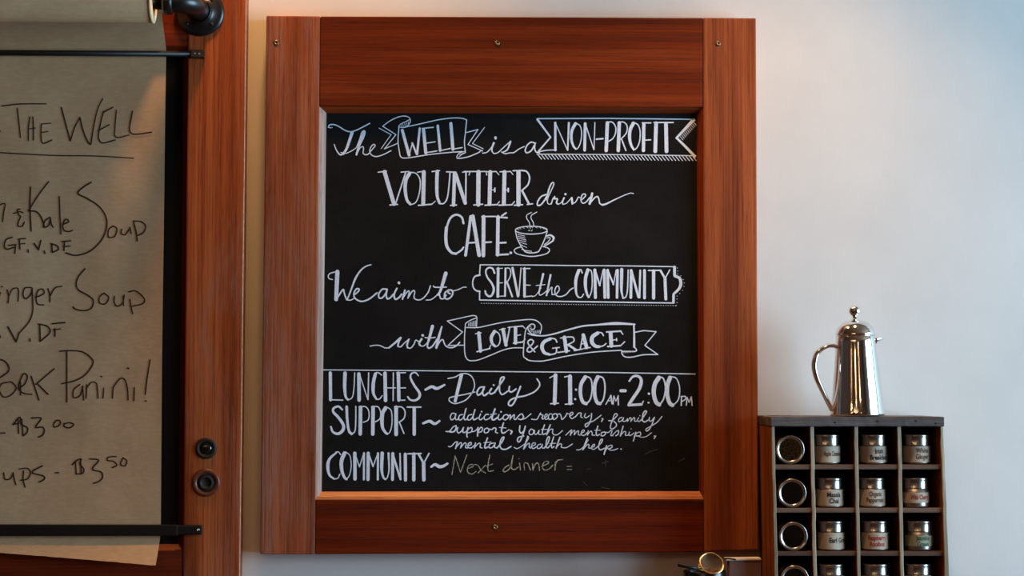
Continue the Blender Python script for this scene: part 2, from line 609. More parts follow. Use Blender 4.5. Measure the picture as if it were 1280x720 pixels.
def board_text(sign):
    A = (400, 130, 9); A2 = (480, 130, 9); B = (560, 130, 8)
    C1 = (660, 140, 10.283); C2 = (760, 140, 10.283)
    D = (470, 200, 8); E = (570, 200, 8); E2 = (660, 225, 9.143)
    F = (540, 250, 5.333); F2 = (620, 245, 9)
    G1 = (400, 320, 9); G2 = (490, 320, 9)
    H = (590, 320, 8); I = (710, 320, 8)
    J = (455, 385, 10.283); K = (550, 385, 8); L = (650, 390, 7.111)
    M = (400, 455, 7.2); M2 = (400, 450, 5.333); N = (400, 555, 8)
    O = (550, 455, 8); P = (680, 460, 6.4)
    Q = (550, 505, 8); R = (640, 505, 9.6); S = (740, 505, 9.6); T = (560, 550, 8)
    Z = (0, 0, 1)

    # --- The
    p = Pen(on_board)
    p.add(A, """
17 95,262 108,235 160,232 215,255 280,295 340,312 400,298 470,265 560,218
12 95,250 110,268 138,265
40>36>30 362,320 335,400 300,500 262,560
24>18>14 262,560 225,570 185,520 160,455
14 235,545 290,555 360,525 410,490
16 410,490 445,400 470,320 495,300 508,320 490,380 455,450 430,510 408,575
40>30>26 490,320 465,390 435,480 410,570
16 415,560 450,495 480,480 490,500 485,550 505,568 540,565 580,520 620,470 600,455 570,490 560,540 590,580 640,590 710,570 800,525
""")
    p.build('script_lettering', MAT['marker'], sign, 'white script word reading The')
    # is a
    p = Pen(on_board)
    p.add(B, """
30 474,335 476,343
14 345,492 390,482 430,440 458,392
26>18 458,390 440,440 440,475
14 440,470 460,495 500,485 545,445 600,395 628,375
24>20>16 625,375 610,420 590,460 545,485
14 535,480 570,497 620,488 660,485 710,450 762,425
18 868,390 830,382 790,415 772,465 790,488 830,468 860,420 875,390
18 872,392 866,440 880,478 915,488
""")
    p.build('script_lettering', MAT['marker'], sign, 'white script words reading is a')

    # --- WELL on its ribbon
    p = Pen(on_board)
    p.add(A, """
14! 880,440 725,505 855,345 705,250
14 705,250 780,195 870,150 950,135 1005,155 1015,200 985,250
11! 690,500 800,345 665,272
13 885,250 910,225 960,200 1003,178
13 885,258 940,265 1000,248
""")
    for i in range(5):
        x = 912 + i * 20
        p.add(A, f"8! {x},{238 - i * 10} {x + 6},{260 - i * 3}")
    p.add(A2, """
16 168,258 158,420 180,580
16 180,580 205,605 280,605 500,570 700,548 880,535
15 230,262 400,225 600,180 760,158 870,160 930,178
16 930,178 915,330 905,430 915,545
14 905,535 850,550 820,590 825,612 860,612
16 860,612 960,590 1060,548 1085,530
11 838,600 880,565 915,550
10 850,570 880,560 900,550
38! 205,295 282,575
15! 285,572 318,440
26! 318,440 368,565
30! 372,565 402,275
40! 445,290 470,550
17! 430,275 555,262
17! 480,440 575,425
17! 470,548 595,528
34! 605,245 632,525
17! 632,525 745,500
40! 752,220 775,510
17! 775,508 880,490
""")
    p.add(B, """
13! 345,470 200,405 300,255 185,285
11! 365,235 245,395 352,448
""")
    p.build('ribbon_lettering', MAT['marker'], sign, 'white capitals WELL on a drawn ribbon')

    # --- NON-PROFIT pennant
    p = Pen(on_board)
    p.add(C1, """
20! 118,85 1030,82
34>26! 120,95 290,325
26! 290,325 135,505
18 135,512 240,492 365,488
16! 115,542 1040,546
36! 350,140 352,490
18! 355,150 505,485
32>24! 525,140 510,490
46>40>30 610,150 565,240 558,350 585,440 615,475
18 625,148 670,180 690,270 675,390 640,465 610,478
42! 735,150 728,490
18! 740,160 845,480
18! 848,485 860,135
26! 880,350 965,342
50! 1020,140 1005,495
20 1005,135 1080,130 1125,190 1125,270 1090,340 1035,378
""")
    p.add(C2, """
20! 0,82 1110,94
50>40>34! 1100,100 880,335
34>40 885,335 1010,460 1115,570
16! 0,546 1130,562
50! 145,140 132,495
20 130,135 200,130 245,180 235,270 165,350
22! 175,350 230,495
50>46>34 325,145 285,230 278,340 300,430 330,480
20 330,135 385,165 412,250 405,380 370,460 330,490
48! 460,160 455,495
22! 440,140 550,140
20! 470,362 550,358
54! 618,145 607,505
54! 745,150 752,505
22! 590,135 840,135
""")
    p.hatch(C2, (930, 318), (1100, 130), 11, (34, 40), 9)
    p.hatch(Z, (672.5, 193.5), (866, 195.5), 46, (4.4, 5.4), 1.35)
    p.build('pennant_lettering', MAT['marker'], sign, 'white capitals NON-PROFIT on a drawn pennant')

    # --- VOLUNTEER driven
    p = Pen(on_board)
    p.add(D, """
44! 85,118 180,440
16! 22,122 105,112
18! 195,440 295,130
15! 250,122 330,115
18! 140,450 215,444
40>38>30 335,135 300,200 292,300 310,400 340,438
15 340,122 400,135 440,200 435,320 400,420 340,450
44! 478,120 472,440
15! 415,122 490,112
18! 425,454 560,442
13! 560,442 592,412
40>38>30 612,115 608,250 612,360 635,430
18 635,437 680,432 715,370 735,200 740,120
16! 560,116 635,106
38! 785,130 775,450
17! 705,118 800,122
18! 745,454 805,450
40! 795,140 892,430
20! 897,440 900,130
14! 865,122 960,115
48! 1025,120 1022,445
15! 880,115 1105,115
14! 940,118 930,150
14! 1100,118 1108,150
18! 978,450 1066,442
""")
    p.add(E, """
44! 342,120 335,440
15! 300,118 405,115
12! 400,115 430,148
12! 350,298 385,300
20! 388,282 388,316
18! 290,452 415,446
13! 410,446 434,415
44! 485,120 478,440
15! 440,118 548,115
12! 545,115 570,146
12! 485,300 520,300
20! 522,284 522,316
18! 430,452 560,448
13! 558,446 586,415
48! 625,120 625,445
17! 570,108 660,103
20 650,104 705,115 735,170 720,245 665,300
26! 660,305 730,440
17! 712,445 766,438
18! 582,453 665,447
""")
    p.add(E2, """
22 210,165 150,190 110,250 112,290 150,280 190,230 215,185
28>16>14 215,225 235,120 262,50 285,28 295,48 270,110 230,200 222,255 245,278 275,255
18 265,275 285,215 305,192
22 305,190 300,215 335,215 325,260 345,275
14 345,275 375,262 412,205
24>18 412,205 395,250 400,278
14 400,278 440,265 490,210
30 427,160 429,164
28 500,205 507,270
16 505,270 540,255 565,215 575,195 605,205
18 605,235 655,185 650,160 620,170 605,225 625,265 665,250 705,200
32 733,155 705,272
20 705,270 760,205 795,190 810,220 820,265 850,285
28>16>12 850,285 900,270 1000,220 1100,175 1170,150 1205,155
""")
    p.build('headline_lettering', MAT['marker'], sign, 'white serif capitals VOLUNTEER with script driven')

    # --- CAFÉ.
    p = Pen(on_board)
    p.add(F, """
17 210,155 198,115 160,98 120,125 92,200
24>24>18 96,185 92,250 100,310 130,350 160,358
15 160,358 195,335 210,316
22! 258,110 224,368
28! 272,108 314,368
14! 242,286 308,282
28! 344,112 342,370
12! 332,110 425,110
14! 350,283 394,280
26! 440,112 437,365
14! 430,114 500,118
15! 445,286 492,284
15! 430,366 508,362
14! 465,106 494,86
20 524,352 526,353
""")
    p.build('word_lettering', MAT['marker'], sign, 'white capitals CAFÉ with a full stop')

    # --- cup drawing
    p = Pen(on_board)
    p.ring(F2, 398, 384, 180, 44, 15)
    p.add(F2, """
13 228,402 290,420 400,430 510,418 572,398
16 220,398 240,480 285,570 325,625
16 576,400 550,480 510,570 480,625
18 325,625 360,637 400,640 440,637 480,625
12 290,600 330,612 400,622
17>24>30>22 568,452 610,440 648,468 640,505
22>15 640,505 595,535 530,570
13 572,474 600,466 608,482 580,520 545,545
15 285,572 225,590 205,620 250,655 400,680 550,655 600,620 590,590 540,570
13 398,185 350,212 345,250 375,300 385,362
13 460,180 402,215 395,250 420,300 425,345
9! 245,432 322,450
9! 248,452 328,474
9! 253,474 338,496
9! 258,497 336,515
9! 265,520 345,543
10! 275,546 345,580
10 365,390 385,385
10 400,395 408,380
""")
    for i in range(9):
        a_ = math.radians(200 + i * 17.5)
        x, y = 398 + 165 * math.cos(a_), 388 + 36 * math.sin(a_)
        p.add(F2, f"7! {x:.0f},{y - 4:.0f} {x + 14:.0f},{y + 5:.0f}")
    p.build('cup_drawing', MAT['marker'], sign, 'white line drawing of a steaming cup on a saucer')

    # --- We aim to
    p = Pen(on_board)
    p.add(G1, """
16 140,265 105,255 92,225 115,195 165,180
54>48! 195,178 182,488
22 185,490 215,440 255,380 270,385
22 265,385 280,440 300,490
18>28>16 305,495 350,380 400,250 460,160 520,115 575,98
22 380,440 430,400 438,372 408,372 382,420 390,470 440,505 490,508 560,480 640,415
16 300,495 350,495 390,470
22 745,372 700,375 662,425 665,470 700,470 740,420 755,380
24 755,375 745,430 755,480 790,470 825,430
24 865,365 835,430 845,485 885,470 920,430
34 887,300 890,304
""")
    p.add(G2, """
24 145,385 118,485
18 118,480 165,410 190,392 192,420 178,475
18 178,475 225,400 250,390 255,415 248,450 255,480 300,495 350,475 405,410 432,335
48>40>26 605,195 580,280 545,390 520,440
16 385,495 440,490 500,445 540,390
20 535,430 545,475 580,480 610,440
18 465,338 490,352 612,350
22 640,380 600,410 590,460 620,485 665,460 685,415 670,385 645,385 630,410 655,425
14 670,395 740,380 800,352 835,352
""")
    p.build('script_lettering', MAT['marker'], sign, 'white script words reading We aim to')

    # --- SERVE the COMMUNITY plaque
    p = Pen(on_board)
    p.add(H, """
16! 82,88 76,185
22>16>22 78,190 30,205 8,250 12,310 40,345 78,355
16! 76,355 76,440
14! 82,88 600,90 960,95
16! 76,440 600,448 960,455
24>20>28>22 225,170 205,125 165,118 138,150 152,210 195,270 218,330 200,390 170,403 140,380 132,350
32! 262,125 258,405
12! 245,128 305,122
11! 262,270 305,268
12! 250,404 325,400
24! 335,125 330,400
15 335,122 375,125 388,180 365,240 345,260
22! 350,260 402,405
28! 405,120 460,402
15! 468,400 490,120
30! 525,125 525,405
15! 510,126 580,125
13! 535,290 582,292
15! 518,408 602,400
26>22>20 712,180 692,270 668,370
10 605,408 640,390 690,320
11! 642,295 730,286
12 668,370 680,392 710,378 745,350
24>20! 785,190 745,395
13 745,390 780,330 800,312 798,345 800,385
15 800,385 840,380 872,340 866,305 845,305 828,350 845,395 890,405 940,385 980,340 1012,320
""")
    p.add(I, """
14! 0,95 600,99 1075,107
17! 0,455 500,462 1060,470
32! 1065,110 1066,190
30>36>26 1068,200 1115,222 1128,280 1108,330 1058,378
30! 1056,385 1054,462
36>34>20 108,145 82,220 76,300 85,380 105,412
17 100,138 130,138 142,170
15 105,415 135,412 155,382
38>36>24 198,140 176,220 175,310 190,380 205,412
15 200,135 232,150 242,240 235,350 210,415
34! 268,140 274,415
22! 272,145 318,295
14! 318,295 350,140
32! 362,140 368,415
32! 396,142 402,415
22! 398,145 455,285
15! 455,285 482,140
30! 495,142 490,415
36>34>20 537,135 535,250 535,350 550,420
17 550,424 580,405 595,330 602,140
32! 632,145 628,415
28! 634,150 705,412
24! 715,415 722,145
32! 765,145 765,420
36! 856,150 856,420
18! 805,145 925,143
26! 925,145 968,222
16! 972,222 1018,138
34! 970,225 978,430
""")
    dt = [(602 + i * 3.03, 379.2 + i * 0.036) for i in range(81)]
    dt += [(710 + x / 8, 320 + y / 8) for x, y in ((1092, 120), (1097, 150), (1097, 180), (1128, 198), (1152, 235), (1162, 270), (1160, 305), (1146, 343), (1118, 375), (1090, 400), (1090, 430), (1090, 465), (1084, 495))]
    p.dots(dt, 1.25)
    p.build('plaque_lettering', MAT['marker'], sign, 'white capitals SERVE the COMMUNITY in a drawn plaque')

    # --- with
    p = Pen(on_board)
    p.add(J, """
18 78,490 150,478 210,485 270,512 320,512
26>36 320,512 390,455 470,385
32>26 472,385 445,440 435,490
20 435,490 470,500 520,450 580,400
28 575,405 555,470 560,510
20 560,510 600,515 640,470 665,415 700,430 720,425
34>28 740,400 710,450 720,480
18 715,480 760,490 800,460 830,420
38 753,350 757,354
46>38 880,235 855,330 830,420
26 835,410 815,480 830,515 880,490 940,400
20 785,380 850,385 915,378
26>40>36 1000,240 965,360 930,510
22 930,510 985,420 1015,410 1030,450 1055,490 1100,510 1150,505 1200,475 1230,440
""")
    p.build('script_lettering', MAT['marker'], sign, 'white script word reading with')

    # --- LOVE & GRACE ribbon
    p = Pen(on_board)
    p.add(K, """
13! 240,372 80,374 225,240 72,130
13 72,130 200,102 310,78 350,78 368,95 365,185
13 252,190 258,155 300,125 362,100
14 252,190 245,300 248,450 270,510 300,528
14 300,528 380,520 500,475 620,425 720,400 835,398
14 265,195 380,195 500,170 650,140 800,122 900,115 960,125 1005,160 1015,200 1000,260
15 985,275 920,260 882,215 888,180 920,160 948,175 940,210 915,215
14 880,185 855,230 840,350 835,480 870,510
38! 388,250 405,430
14! 355,258 412,248
18! 370,437 500,405
14! 490,410 507,372
38>36>28 545,235 514,290 520,350 550,382
16 550,228 590,260 602,320 585,370 552,388
38! 630,215 660,370
14! 597,218 652,205
17! 665,365 698,190
14! 680,195 728,188
38! 755,195 755,350
17! 735,190 825,180
13! 825,180 848,202
14! 770,275 806,268
19! 735,352 825,340
13! 825,340 852,310
18 948,438 890,370 880,335 910,315 935,335 915,370 880,400 872,430 900,440 935,415 975,380
""")
    for i in range(7):
        p.add(K, f"5! {285 + i * 12},{150 - i * 4} {285 + i * 12},182")
    for i in range(6):
        p.add(K, f"6! {930 + i * 13},{232 - i * 2} {935 + i * 13},{262 - i * 3}")
    for i in range(4):
        p.add(K, f"6! {893 + i * 5},{190 + i * 14} {910 + i * 5},{185 + i * 16}")
    p.add(L, """
13 35,400 80,430 180,437 260,425 400,395 560,368 700,352 900,340
13>18>18 70,190 110,205 200,212 300,195 420,160 560,125 690,114
18>30>18 680,114 850,102 1020,110
18>24 1012,110 1015,200 1015,310
14 1015,310 1035,335 1025,350 970,350 905,350
14 905,345 908,375 940,400 1000,400 1100,380 1225,378
13! 1225,378 1110,297 1210,175 1100,165 1025,180
30>38>26 270,238 215,265 195,310 215,360 262,378
16 262,232 310,240 328,268
16 262,382 318,365 325,322
14! 290,322 350,315
36! 395,225 412,350
13! 360,232 422,222
15 418,222 470,225 478,260 425,290
24! 430,292 500,338
15! 335,360 440,345
14! 480,344 530,335
14! 558,205 535,330
36! 562,205 592,315
12! 545,285 590,275
14! 512,335 555,330
14! 568,325 625,315
36>40>28 690,188 645,220 640,270 670,303 705,308
15 690,182 725,185 742,210
15 700,310 740,300 765,280
38! 805,185 812,300
18! 770,178 895,170
14! 895,170 914,198
12! 820,250 860,245
14! 858,235 860,256
18! 780,307 895,299
14! 895,298 930,265
""")
    for i in range(8):
        p.add(L, f"6! {915 + i * 13},{352 - i} {920 + i * 13},{364 - i}")
    p.build('ribbon_lettering', MAT['marker'], sign, 'white capitals LOVE & GRACE on a drawn ribbon')

    # --- ruled line
    p = Pen(on_board)
    p.add(Z, "1.7! 403,462.3 520,463.3 640,464.6 760,465.6 869,467.5")
    p.build('ruled_line', MAT['marker'], sign, 'white line ruled across the board')

    # --- LUNCHES / SUPPORT / COMMUNITY
    p = Pen(on_board)
    p.add(M, """
32! 93,80 95,322
15! 90,322 205,325
36>34>22 225,82 222,200 230,290 252,322
13 252,325 290,300 305,220 312,80
36! 350,90 352,325
13! 355,90 430,318
15! 432,320 438,80
32>36>22 498,90 480,170 480,260 505,312
14 495,82 525,78 555,100
14 505,318 535,315 560,285
36! 585,82 590,328
13! 600,215 680,215
15! 660,80 658,330
34! 705,82 710,325
13! 690,80 770,78
14! 720,215 770,215
14! 705,326 765,325
14>24>28>18 885,105 860,78 825,85 815,125 850,195 895,260 890,305 850,328 810,320 790,295
20>28>32>20 200,410 165,382 122,400 122,435 165,480 210,550 203,600 160,628 115,610 98,565
28>26 240,385 245,500 260,600 285,630
15 285,632 315,600 322,500 322,382
36! 365,390 362,630
14 350,385 410,385 440,430 435,500 390,525
36! 478,390 475,630
14 465,385 520,385 545,430 540,490 500,520
38>36>24 590,395 562,450 560,558 585,612 605,628
13 595,385 640,420 648,530 630,610 600,632
38! 685,390 685,633
15 670,386 735,388 765,430 755,490 710,525
15! 715,525 755,625
34! 848,395 848,632
17! 785,388 908,388
""")
    p.add(M2, """
18>24>16 703,198 745,178 780,190 830,166
18>24>16 688,422 730,408 765,425 797,406
""")
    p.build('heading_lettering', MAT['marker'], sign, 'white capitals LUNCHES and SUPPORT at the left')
    p = Pen(on_board)
    p.add(N, """
20>38>22 165,85 95,150 78,230 95,310 140,348
14 160,80 185,80 207,107
14 140,352 180,340 198,300
44>40>28 245,92 215,170 218,260 242,330 265,352
13 260,80 300,120 312,220 295,310 265,354
38! 348,92 350,350
14! 350,95 395,230
14! 395,230 440,85
24! 440,92 438,355
36! 482,92 480,355
19! 485,90 530,225
15! 530,225 580,90
26! 580,92 578,355
38>36>22 622,92 617,250 632,330 655,354
25>14 685,92 690,250 675,330 655,356
34! 728,95 725,355
26! 725,95 805,352
19! 806,355 800,95
36! 853,102 855,360
38! 938,100 938,358
19! 880,98 1010,95
26! 985,100 1035,190
19! 1040,188 1090,95
40! 1036,190 1038,358
26>38>26 1112,228 1150,205 1190,225 1230,222 1275,196
""")
    p.build('heading_lettering', MAT['marker'], sign, 'white capitals COMMUNITY at the lower left')

    # --- Daily 11:00AM-2:00PM
    p = Pen(on_board)
    p.add(O, """
38>34 215,108 185,230 152,370
15 80,145 150,130 210,100 270,98 320,130 345,200 330,270 270,350 200,385 140,395 95,370 95,340 140,325 220,310 310,290 350,280
20 445,230 400,235 372,275 378,310 410,295 440,250
22 440,235 425,290 445,315 480,290
20 515,245 495,280 510,300 545,285
22 536,210 538,212
22>18 545,285 590,220 640,145 630,130 605,150 595,230 600,280 625,305 680,270
20 695,225 690,265 715,280 760,250
22>18 805,225 780,290 750,370 715,415 685,405 700,365 760,335 850,318 940,280 990,230 995,190 970,150
""")
    p.add(P, """
34! 92,57 85,282
11! 45,80 88,55
13! 52,286 115,282
36! 208,67 210,282
13! 165,72 205,62
13! 170,290 232,286
20 255,172 257,174
20 248,248 250,250
34>30 330,72 297,130 292,210 310,270 338,285
15 335,65 375,90 385,170 370,250 335,290
34>30 430,72 407,130 407,220 425,275 448,285
16 435,65 475,85 488,160 475,250 445,290
12! 495,290 535,220
15! 535,220 545,285
9! 510,265 545,258
13! 552,290 560,225
10! 560,225 575,265
10! 575,265 595,220
14! 592,225 595,295
28! 615,182 650,182
18>30>28 682,105 710,70 750,65 778,95 765,160 720,230 682,288
24! 677,297 780,291
12! 780,295 795,265
22 838,205 840,206
18 835,277 837,278
40>36 918,78 887,130 878,200 895,270 922,293
15 920,70 955,85 972,160 955,250 920,300
38>34 1008,78 987,140 987,220 1005,280 1028,298
13 1015,68 1060,85 1085,160 1075,250 1030,302
13! 1100,230 1098,300
12 1095,228 1130,228 1130,250 1100,270
13! 1138,298 1145,235
11! 1145,235 1160,275
11! 1160,275 1178,230
13! 1178,232 1185,300
""")
    p.build('hours_lettering', MAT['marker'], sign, 'white lettering Daily 11:00AM-2:00PM')

    # --- three small script lines
    p = Pen(on_board, 0.92)
    p.add(Q, """
14 150,95 120,95 103,130 115,158 145,140 160,100
14 158,100 152,140 165,158 190,140
14 225,105 195,115 185,150 205,160 235,130 255,60 262,45
16 258,55 240,130 250,158 270,150
14 318,105 285,115 275,150 295,160 325,130 350,60
16 350,55 330,130 340,158 375,140
15 405,100 390,140 405,158 430,140
18 415,75 417,77
14 485,105 460,105 440,135 455,158 490,145 515,120
20 550,50 525,120 520,150 540,158 575,135
11 505,105 565,98
15 590,105 580,140 595,158 625,140
20 609,78 611,80
15 665,105 640,115 630,145 655,158 685,130 675,108
15 685,120 705,110 700,155
14 700,150 735,110 745,115 740,150 760,155
14 760,150 800,105 825,100
16 825,105 835,130 815,155 785,150
12 800,155 850,145 910,98
14 60,275 95,272 130,230 160,215
18 160,220 160,245 140,275 100,280
15 180,235 170,265 185,290 215,270 235,235
15 235,235 228,280 250,285
17 280,235 268,300 272,330
14 250,285 300,240 320,240 315,275 280,290
17 380,235 375,320
14 375,290 405,235 425,245 415,275 385,285
12 315,278 350,270 380,240
14 470,240 445,255 445,285 475,285 490,260 475,240
15 490,250 520,255 535,240 560,245 555,280 575,290
18 635,190 615,260 625,290 650,285
12 595,235 660,240
12 650,285 690,255
18 705,265 720,275 708,300
13 85,425 110,425 150,385 175,378
16 175,380 155,445
13 155,440 200,390 215,395 205,440
13 205,440 245,390 262,400 255,435 275,440
14 275,420 310,405 310,385 285,395 280,430 310,440 340,415
15 355,390 345,440
14 345,435 385,395 405,400 400,430 420,440
18 475,340 450,410 450,440 480,430
11 440,388 510,380
14 540,390 500,400 490,435 520,435 550,400
15 552,390 545,430 570,440
17 570,440 620,380 640,335 625,335 605,370 600,420 620,450 660,452 710,425
""")
    p.add(R, """
15 235,182 270,186 300,182 325,140 342,108
17 342,108 345,126 372,135 360,165 368,183
14 368,183 400,165 424,136 418,120 402,126 392,152 398,180 420,183 440,168
16 478,122 455,118 438,142 438,170 452,186 480,176 498,160
16 520,115 490,130 485,170 510,185 545,150 530,115
16 540,125 575,120 590,150 600,185 640,150 660,110
13 660,115 690,120
15 690,150 730,120 725,100 700,110 695,150 720,175 760,150
16 760,155 785,125 800,110 830,110 825,150 845,165
15 880,115 870,150 890,165 930,140
17 955,115 950,170 930,230 900,270 880,270 885,240 960,210
20 95,260 90,320 110,350 145,320
20 160,265 140,340 110,420 85,455 65,440 80,400 140,385
16 230,300 205,330 215,365 250,360 260,320 235,300
15 270,315 270,350 290,365 325,320
15 325,315 320,360 350,365
18 390,250 365,330 375,365 405,350
12 350,305 430,305
19 460,250 435,310 415,370
15 420,365 455,310 490,305 485,345 510,370 550,365 605,320
14 645,375 690,330 715,310
16 715,310 700,375
14 700,370 740,320 755,325 745,370
14 745,370 785,325 800,330 795,365 820,375
15 825,355 865,330 860,310 835,330 835,370 870,375 900,345
15 915,320 905,375
14 905,370 945,325 962,345 962,372 995,375
13 25,520 60,535 110,510 150,480
19 190,390 165,460 140,540
12 150,490 195,420 200,395 185,385
15 145,535 185,480 210,475 205,515 225,530
15 225,515 275,490 280,470 250,470 235,510 255,535 300,510
15 345,480 310,495 305,530 335,530 365,490
15 365,485 360,525 385,530
18 385,530 430,470 450,400 430,400 412,450 410,510 430,525 475,480
18 500,395 475,480 480,525 505,510
12 455,475 525,470
19 575,400 550,470 530,530
14 530,525 570,480 595,485 590,515 620,525 660,520 725,480
14 775,550 820,545 870,500 915,430
19 905,410 875,480 850,550
15 855,545 900,490 925,490 920,525 945,530
""")
    p.add(S, """
14 -30,210 0,212 50,180 110,135
17 120,175 130,180 115,210
16 200,200 245,195 300,140 295,118 270,125 250,180 225,250 222,290 250,298 290,265 290,235 260,205
15 360,160 325,175 320,210 350,205 380,170
15 378,165 370,200 390,210 420,190
15 425,175 425,210
14 425,210 455,165 470,175 465,210
14 465,210 500,165 515,175 510,205 535,205
15 560,165 545,195 565,210 590,190
14 572,140 574,141
19 590,195 640,120 655,90 635,85 612,120 605,190 630,215 680,190
16 690,160 685,195 710,205 745,165
17>15 750,160 725,230 690,300 655,325 650,300 700,270 780,220 840,150
19 70,265 50,340 60,378 90,365
12 30,315 100,315
16 150,335 115,345 110,378 140,380 165,350 150,335
15 165,340 200,340 220,320 240,325 225,375 250,380
14 240,380 290,330 320,315
16 320,320 315,360 285,382
18 375,265 355,330 340,385
14 340,380 380,335 405,335 400,375 430,375
15 450,335 440,370 465,375 500,350
14 468,298 470,299
20>15 525,340 510,400 495,445
15 505,390 545,345 580,340 580,375 545,385 520,380
13 545,380 590,398 650,390 715,345
17 745,385 765,385 745,415
15 -10,520 25,510 30,485 5,495 -5,530 20,545 60,520
18 60,520 115,460 125,425 110,425 90,460 80,520 100,550 150,530
21 175,500 160,550 145,605
15 160,560 195,510 235,495 240,520 200,540
14 190,535 225,555 270,550 310,535
22 348,540 350,541
""")
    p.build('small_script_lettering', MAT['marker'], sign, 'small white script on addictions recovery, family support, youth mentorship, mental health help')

    # --- Next dinner = in stick chalk
    p = Pen(on_board)
    p.add(T, """
12! 40,345 70,160
12! 70,155 125,325
12! 125,325 188,150
12 195,285 250,265 245,245 215,250 195,285 200,325 240,340 280,315
12 265,245 300,255 330,300 375,330
12 375,250 320,310 300,330
13 418,150 400,250 405,310 455,305
12 385,262 445,240
15 610,250 570,275 550,310 580,315 625,270 640,200
14 650,155 640,220 635,280 665,295 705,270
13 715,230 725,300
10 708,186 712,188
14 795,230 825,300
11 765,300 762,230 795,235
14 845,235 850,300
13 850,290 880,235 905,240 915,305
13 935,265 1000,235 1000,215 965,220 945,260 960,298 1010,290 1050,250
14 1075,220 1070,300
14 1070,255 1095,205 1148,195
10! 1185,265 1235,262
10! 1190,295 1238,295
""")
    p.build('chalk_handwriting', MAT['chalk'], sign, 'yellowish chalk handwriting reading Next dinner =')
    p = Pen(on_board)
    p.add(Z, """
1.6 753,579 760,577
1 757,575 757,583
1.2 806,568 814,564 822,562
1 733,587 738,586
1 729,602 734,607
1.3 848,577 856,573
0.9 752,609 762,611
""")
    p.build('chalk_smudges', MAT['ghost'], sign, 'faint grey chalk smudges left after wiping')['kind'] = 'stuff'


# ------------------------------------------------------------------ room shell
XL, XR, YR, ZC = -3.2, 4.0, -6.4, 3.05
bm = bmesh.new(); box(bm, XL, XR, 0.0, 0.12, 0, ZC); struct(from_bm('wall_back', bm, MAT['wall']))
bm = bmesh.new(); box(bm, XL - 0.1, XR + 0.1, YR, 0.12, -0.1, 0); struct(from_bm('floor', bm, MAT['room_wood']))
bm = bmesh.new(); box(bm, XL - 0.1, XR + 0.1, YR, 0.12, ZC, ZC + 0.1); struct(from_bm('ceiling', bm, MAT['ceiling']))
bm = bmesh.new(); box(bm, XL - 0.12, XL, YR, 0.0, 0, ZC); struct(from_bm('wall_left', bm, MAT['room_wall']))
bm = bmesh.new(); box(bm, XL, XR, YR - 0.12, YR, 0, ZC); struct(from_bm('wall_rear', bm, MAT['room_wall']))
WY0, WY1, WZ0, WZ1 = -3.25, -0.45, 0.5, 2.8
bm = bmesh.new()
box(bm, XR, XR + 0.12, YR, WY0, 0, ZC)
box(bm, XR, XR + 0.12, WY1, 0.0, 0, ZC)
box(bm, XR, XR + 0.12, WY0, WY1, 0, WZ0)
box(bm, XR, XR + 0.12, WY0, WY1, WZ1, ZC)
struct(from_bm('wall_right', bm, MAT['wall']))
bm = bmesh.new()
for y0, y1, z0, z1 in ((WY0, WY0 + 0.06, WZ0, WZ1), (WY1 - 0.06, WY1, WZ0, WZ1), (WY0, WY1, WZ0, WZ0 + 0.06), (WY0, WY1, WZ1 - 0.06, WZ1), ((WY0 + WY1) / 2 - 0.025, (WY0 + WY1) / 2 + 0.025, WZ0, WZ1)):
    box(bm, XR + 0.02, XR + 0.08, y0, y1, z0, z1)
struct(from_bm('window_1', bm, MAT['window_frame']))
# ledge below the picture on which the rack, the old door and the cup stand
Z_LEDGE = 0.92
bm = bmesh.new(); box(bm, -2.6, 2.6, -0.62, 0.0, Z_LEDGE - 0.045, Z_LEDGE); bevel(bm, 0.004)
box(bm, -2.5, 2.5, -0.55, 0.0, 0.0, Z_LEDGE - 0.045)
struct(from_bm('trim_1', bm, MAT['counter']))


# ------------------------------------------------------------------ the chalkboard sign
def screw(name, px, py, yf, r_px, mat, parent):
    c = U(px, py, yf)
    r = r_px * (3.6 + yf) / F_PX
    bm = bmesh.new()
    lathe(bm, [(0, -0.0004), (r * 0.25, -0.0004), (r * 0.3, -0.0014), (r * 0.75, -0.0016), (r, -0.0006), (r, 0.004)], c, 'Y', 24)
    return from_bm(name, bm, mat, parent, True)


Y_SIGN = -0.042
sign = thing('chalkboard_sign', 'framed black chalkboard lettered in white, hung in the middle of the wall', 'sign', U(636, 356, 0))
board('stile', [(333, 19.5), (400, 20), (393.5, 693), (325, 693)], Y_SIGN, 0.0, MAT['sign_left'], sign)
board('stile', [(879, 22), (945, 22.5), (948.2, 687.5), (880, 690)], Y_SIGN, 0.0, MAT['sign_right'], sign)
board('rail', [(400.3, 20.2), (878.8, 22), (878.6, 134), (399.2, 133)], Y_SIGN + 0.0015, 0.0, MAT['sign_top'], sign)
board('rail', [(394.3, 624.5), (880, 624), (879.8, 690), (393.7, 693)], Y_SIGN + 0.0015, 0.0, MAT['sign_bottom'], sign)
YB = Y_BOARD
o = board('chalkboard', [(397, 130), (882, 130), (884, 630), (391, 630)], YB, -0.008, MAT['board'], sign, 0.0005)
o['label'] = 'matt black chalkboard panel with faint smears'


